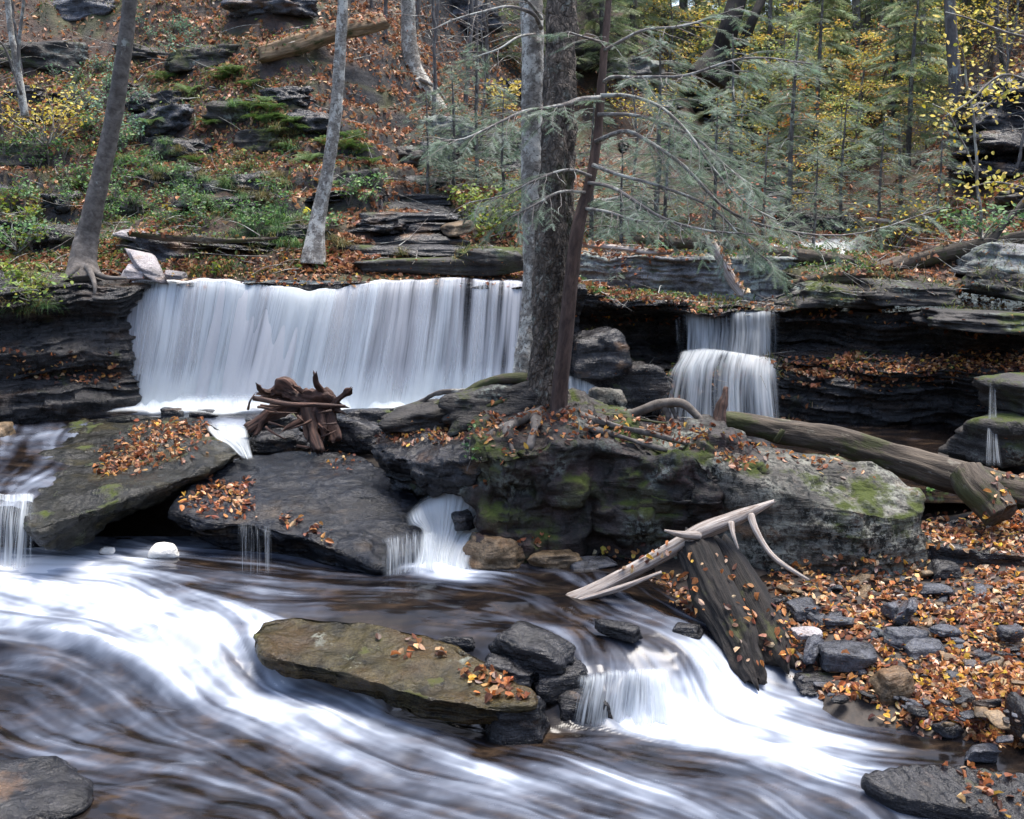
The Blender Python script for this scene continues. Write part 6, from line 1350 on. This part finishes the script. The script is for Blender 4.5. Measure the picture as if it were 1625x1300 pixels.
V, F, C = inst(LEAF_V, LEAF_F, pos, rand_frames(len(pos), (0, -.6, .8), .5, r), r.uniform(.05, .085, len(pos)), palette(len(pos), *YEL, .2, r)); obj('leaves', V, F, M_green, t, cols=C, smooth=False)

# ------------------------------------------------------------------ ground cover and twigs
r = np.random.default_rng(21); N1 = 60000; yy = 13.6 + 9 * r.random(N1) ** 1.2; xx = (r.random(N1) * 2 - 1) * (1.2 + yy * .5); pxm = xx / yy * 1757 + 812
f = fbm(np.stack([xx, yy], -1) * .9, 4, 55); keep = (f + .35 * (pxm < 480) + .1 * (pxm > 1200) - .5 * np.exp(-((pxm - 640 + (yy - 17) * 12) / 160) ** 2)) > .1 + .5 * r.random(N1)
P, Nn = [], []
for x_, y_ in zip(xx[keep], yy[keep]):
    p, nn = cast_down(x_, y_)
    if p is not None and nn[2] > .25: P.append(p); Nn.append(nn)
P = np.array(P); P[:, 2] += r.random(len(P)) * .07
leaf_layer('ground_cover', P, Nn, ([(.07, .15, .04), (.14, .21, .05), (.30, .29, .07), (.10, .18, .08), (.26, .18, .06)], [4, 4, 2, 3, 3]), size=(.03, .07), spread=.9, r=r, mat=M_green)
BL_V = np.array([[-.06, 0, 0], [.06, 0, 0], [.04, .5, .28], [-.04, .5, .28], [0, 1, .2]]); BL_F = np.array([[0, 1, 2], [0, 2, 3], [3, 2, 4]])
N1 = 90000; yy = 13.5 + 7.5 * r.random(N1) ** 1.2; xx = (r.random(N1) * 2 - 1) * (1.2 + yy * .5); pxm = xx / yy * 1757 + 812
f = fbm(np.stack([xx, yy], -1) * 1.3, 4, 155); keep = (f + .3 * (pxm < 540) - .15 - .5 * np.exp(-((pxm - 640 + (yy - 17) * 12) / 150) ** 2)) > .05 + .4 * r.random(N1)
P, Nn = [], []
for x_, y_ in zip(xx[keep], yy[keep]):
    p, nn = cast_down(x_, y_)
    if p is not None: P.append(p); Nn.append(nn)
n = len(P); P = np.array(P); Nn = np.array(Nn); dd = Nn * [1, 1, .5] + r.normal(size=(n, 3)) * .7 + [0, -.3, .1]
V, F, C = inst(BL_V, BL_F, P, frames_dir(dd, roll=.3, r=r), r.uniform(.04, .13, n), palette(n, [(.05, .08, .02), (.10, .13, .035), (.18, .17, .06), (.24, .18, .08), (.05, .035, .02)], [4, 4, 3, 3, 2], .2, r)); tag(obj('moss_and_grass', V, F, M_green, cols=C, smooth=False), kind='stuff')
parts = []
for k in range(1700):
    y_ = 13.6 + 9 * r.random() ** 1.2; x_ = (r.random() * 2 - 1) * (1 + y_ * .5); p, nn = cast_down(x_, y_)
    if p is None: continue
    a = r.random() * 6.3; L_ = r.uniform(.15, .9); d = np.array([cos(a), sin(a), r.uniform(-.1, .5)]); d = d - nn * d.dot(nn) * .6
    q = np.array([p + nn * .02, p + nn * .04 + d * L_ * .5 + r.normal(size=3) * .03, p + nn * .03 + d * L_ + r.normal(size=3) * .05]); parts.append(tube(q, [.006 * r.uniform(.5, 1.4), .002], 4, 6, cap=False, seed=k % 50))
V, F, T = merge(parts); tag(obj('fallen_twigs', V, F, B_twig, tc=T), kind='stuff')
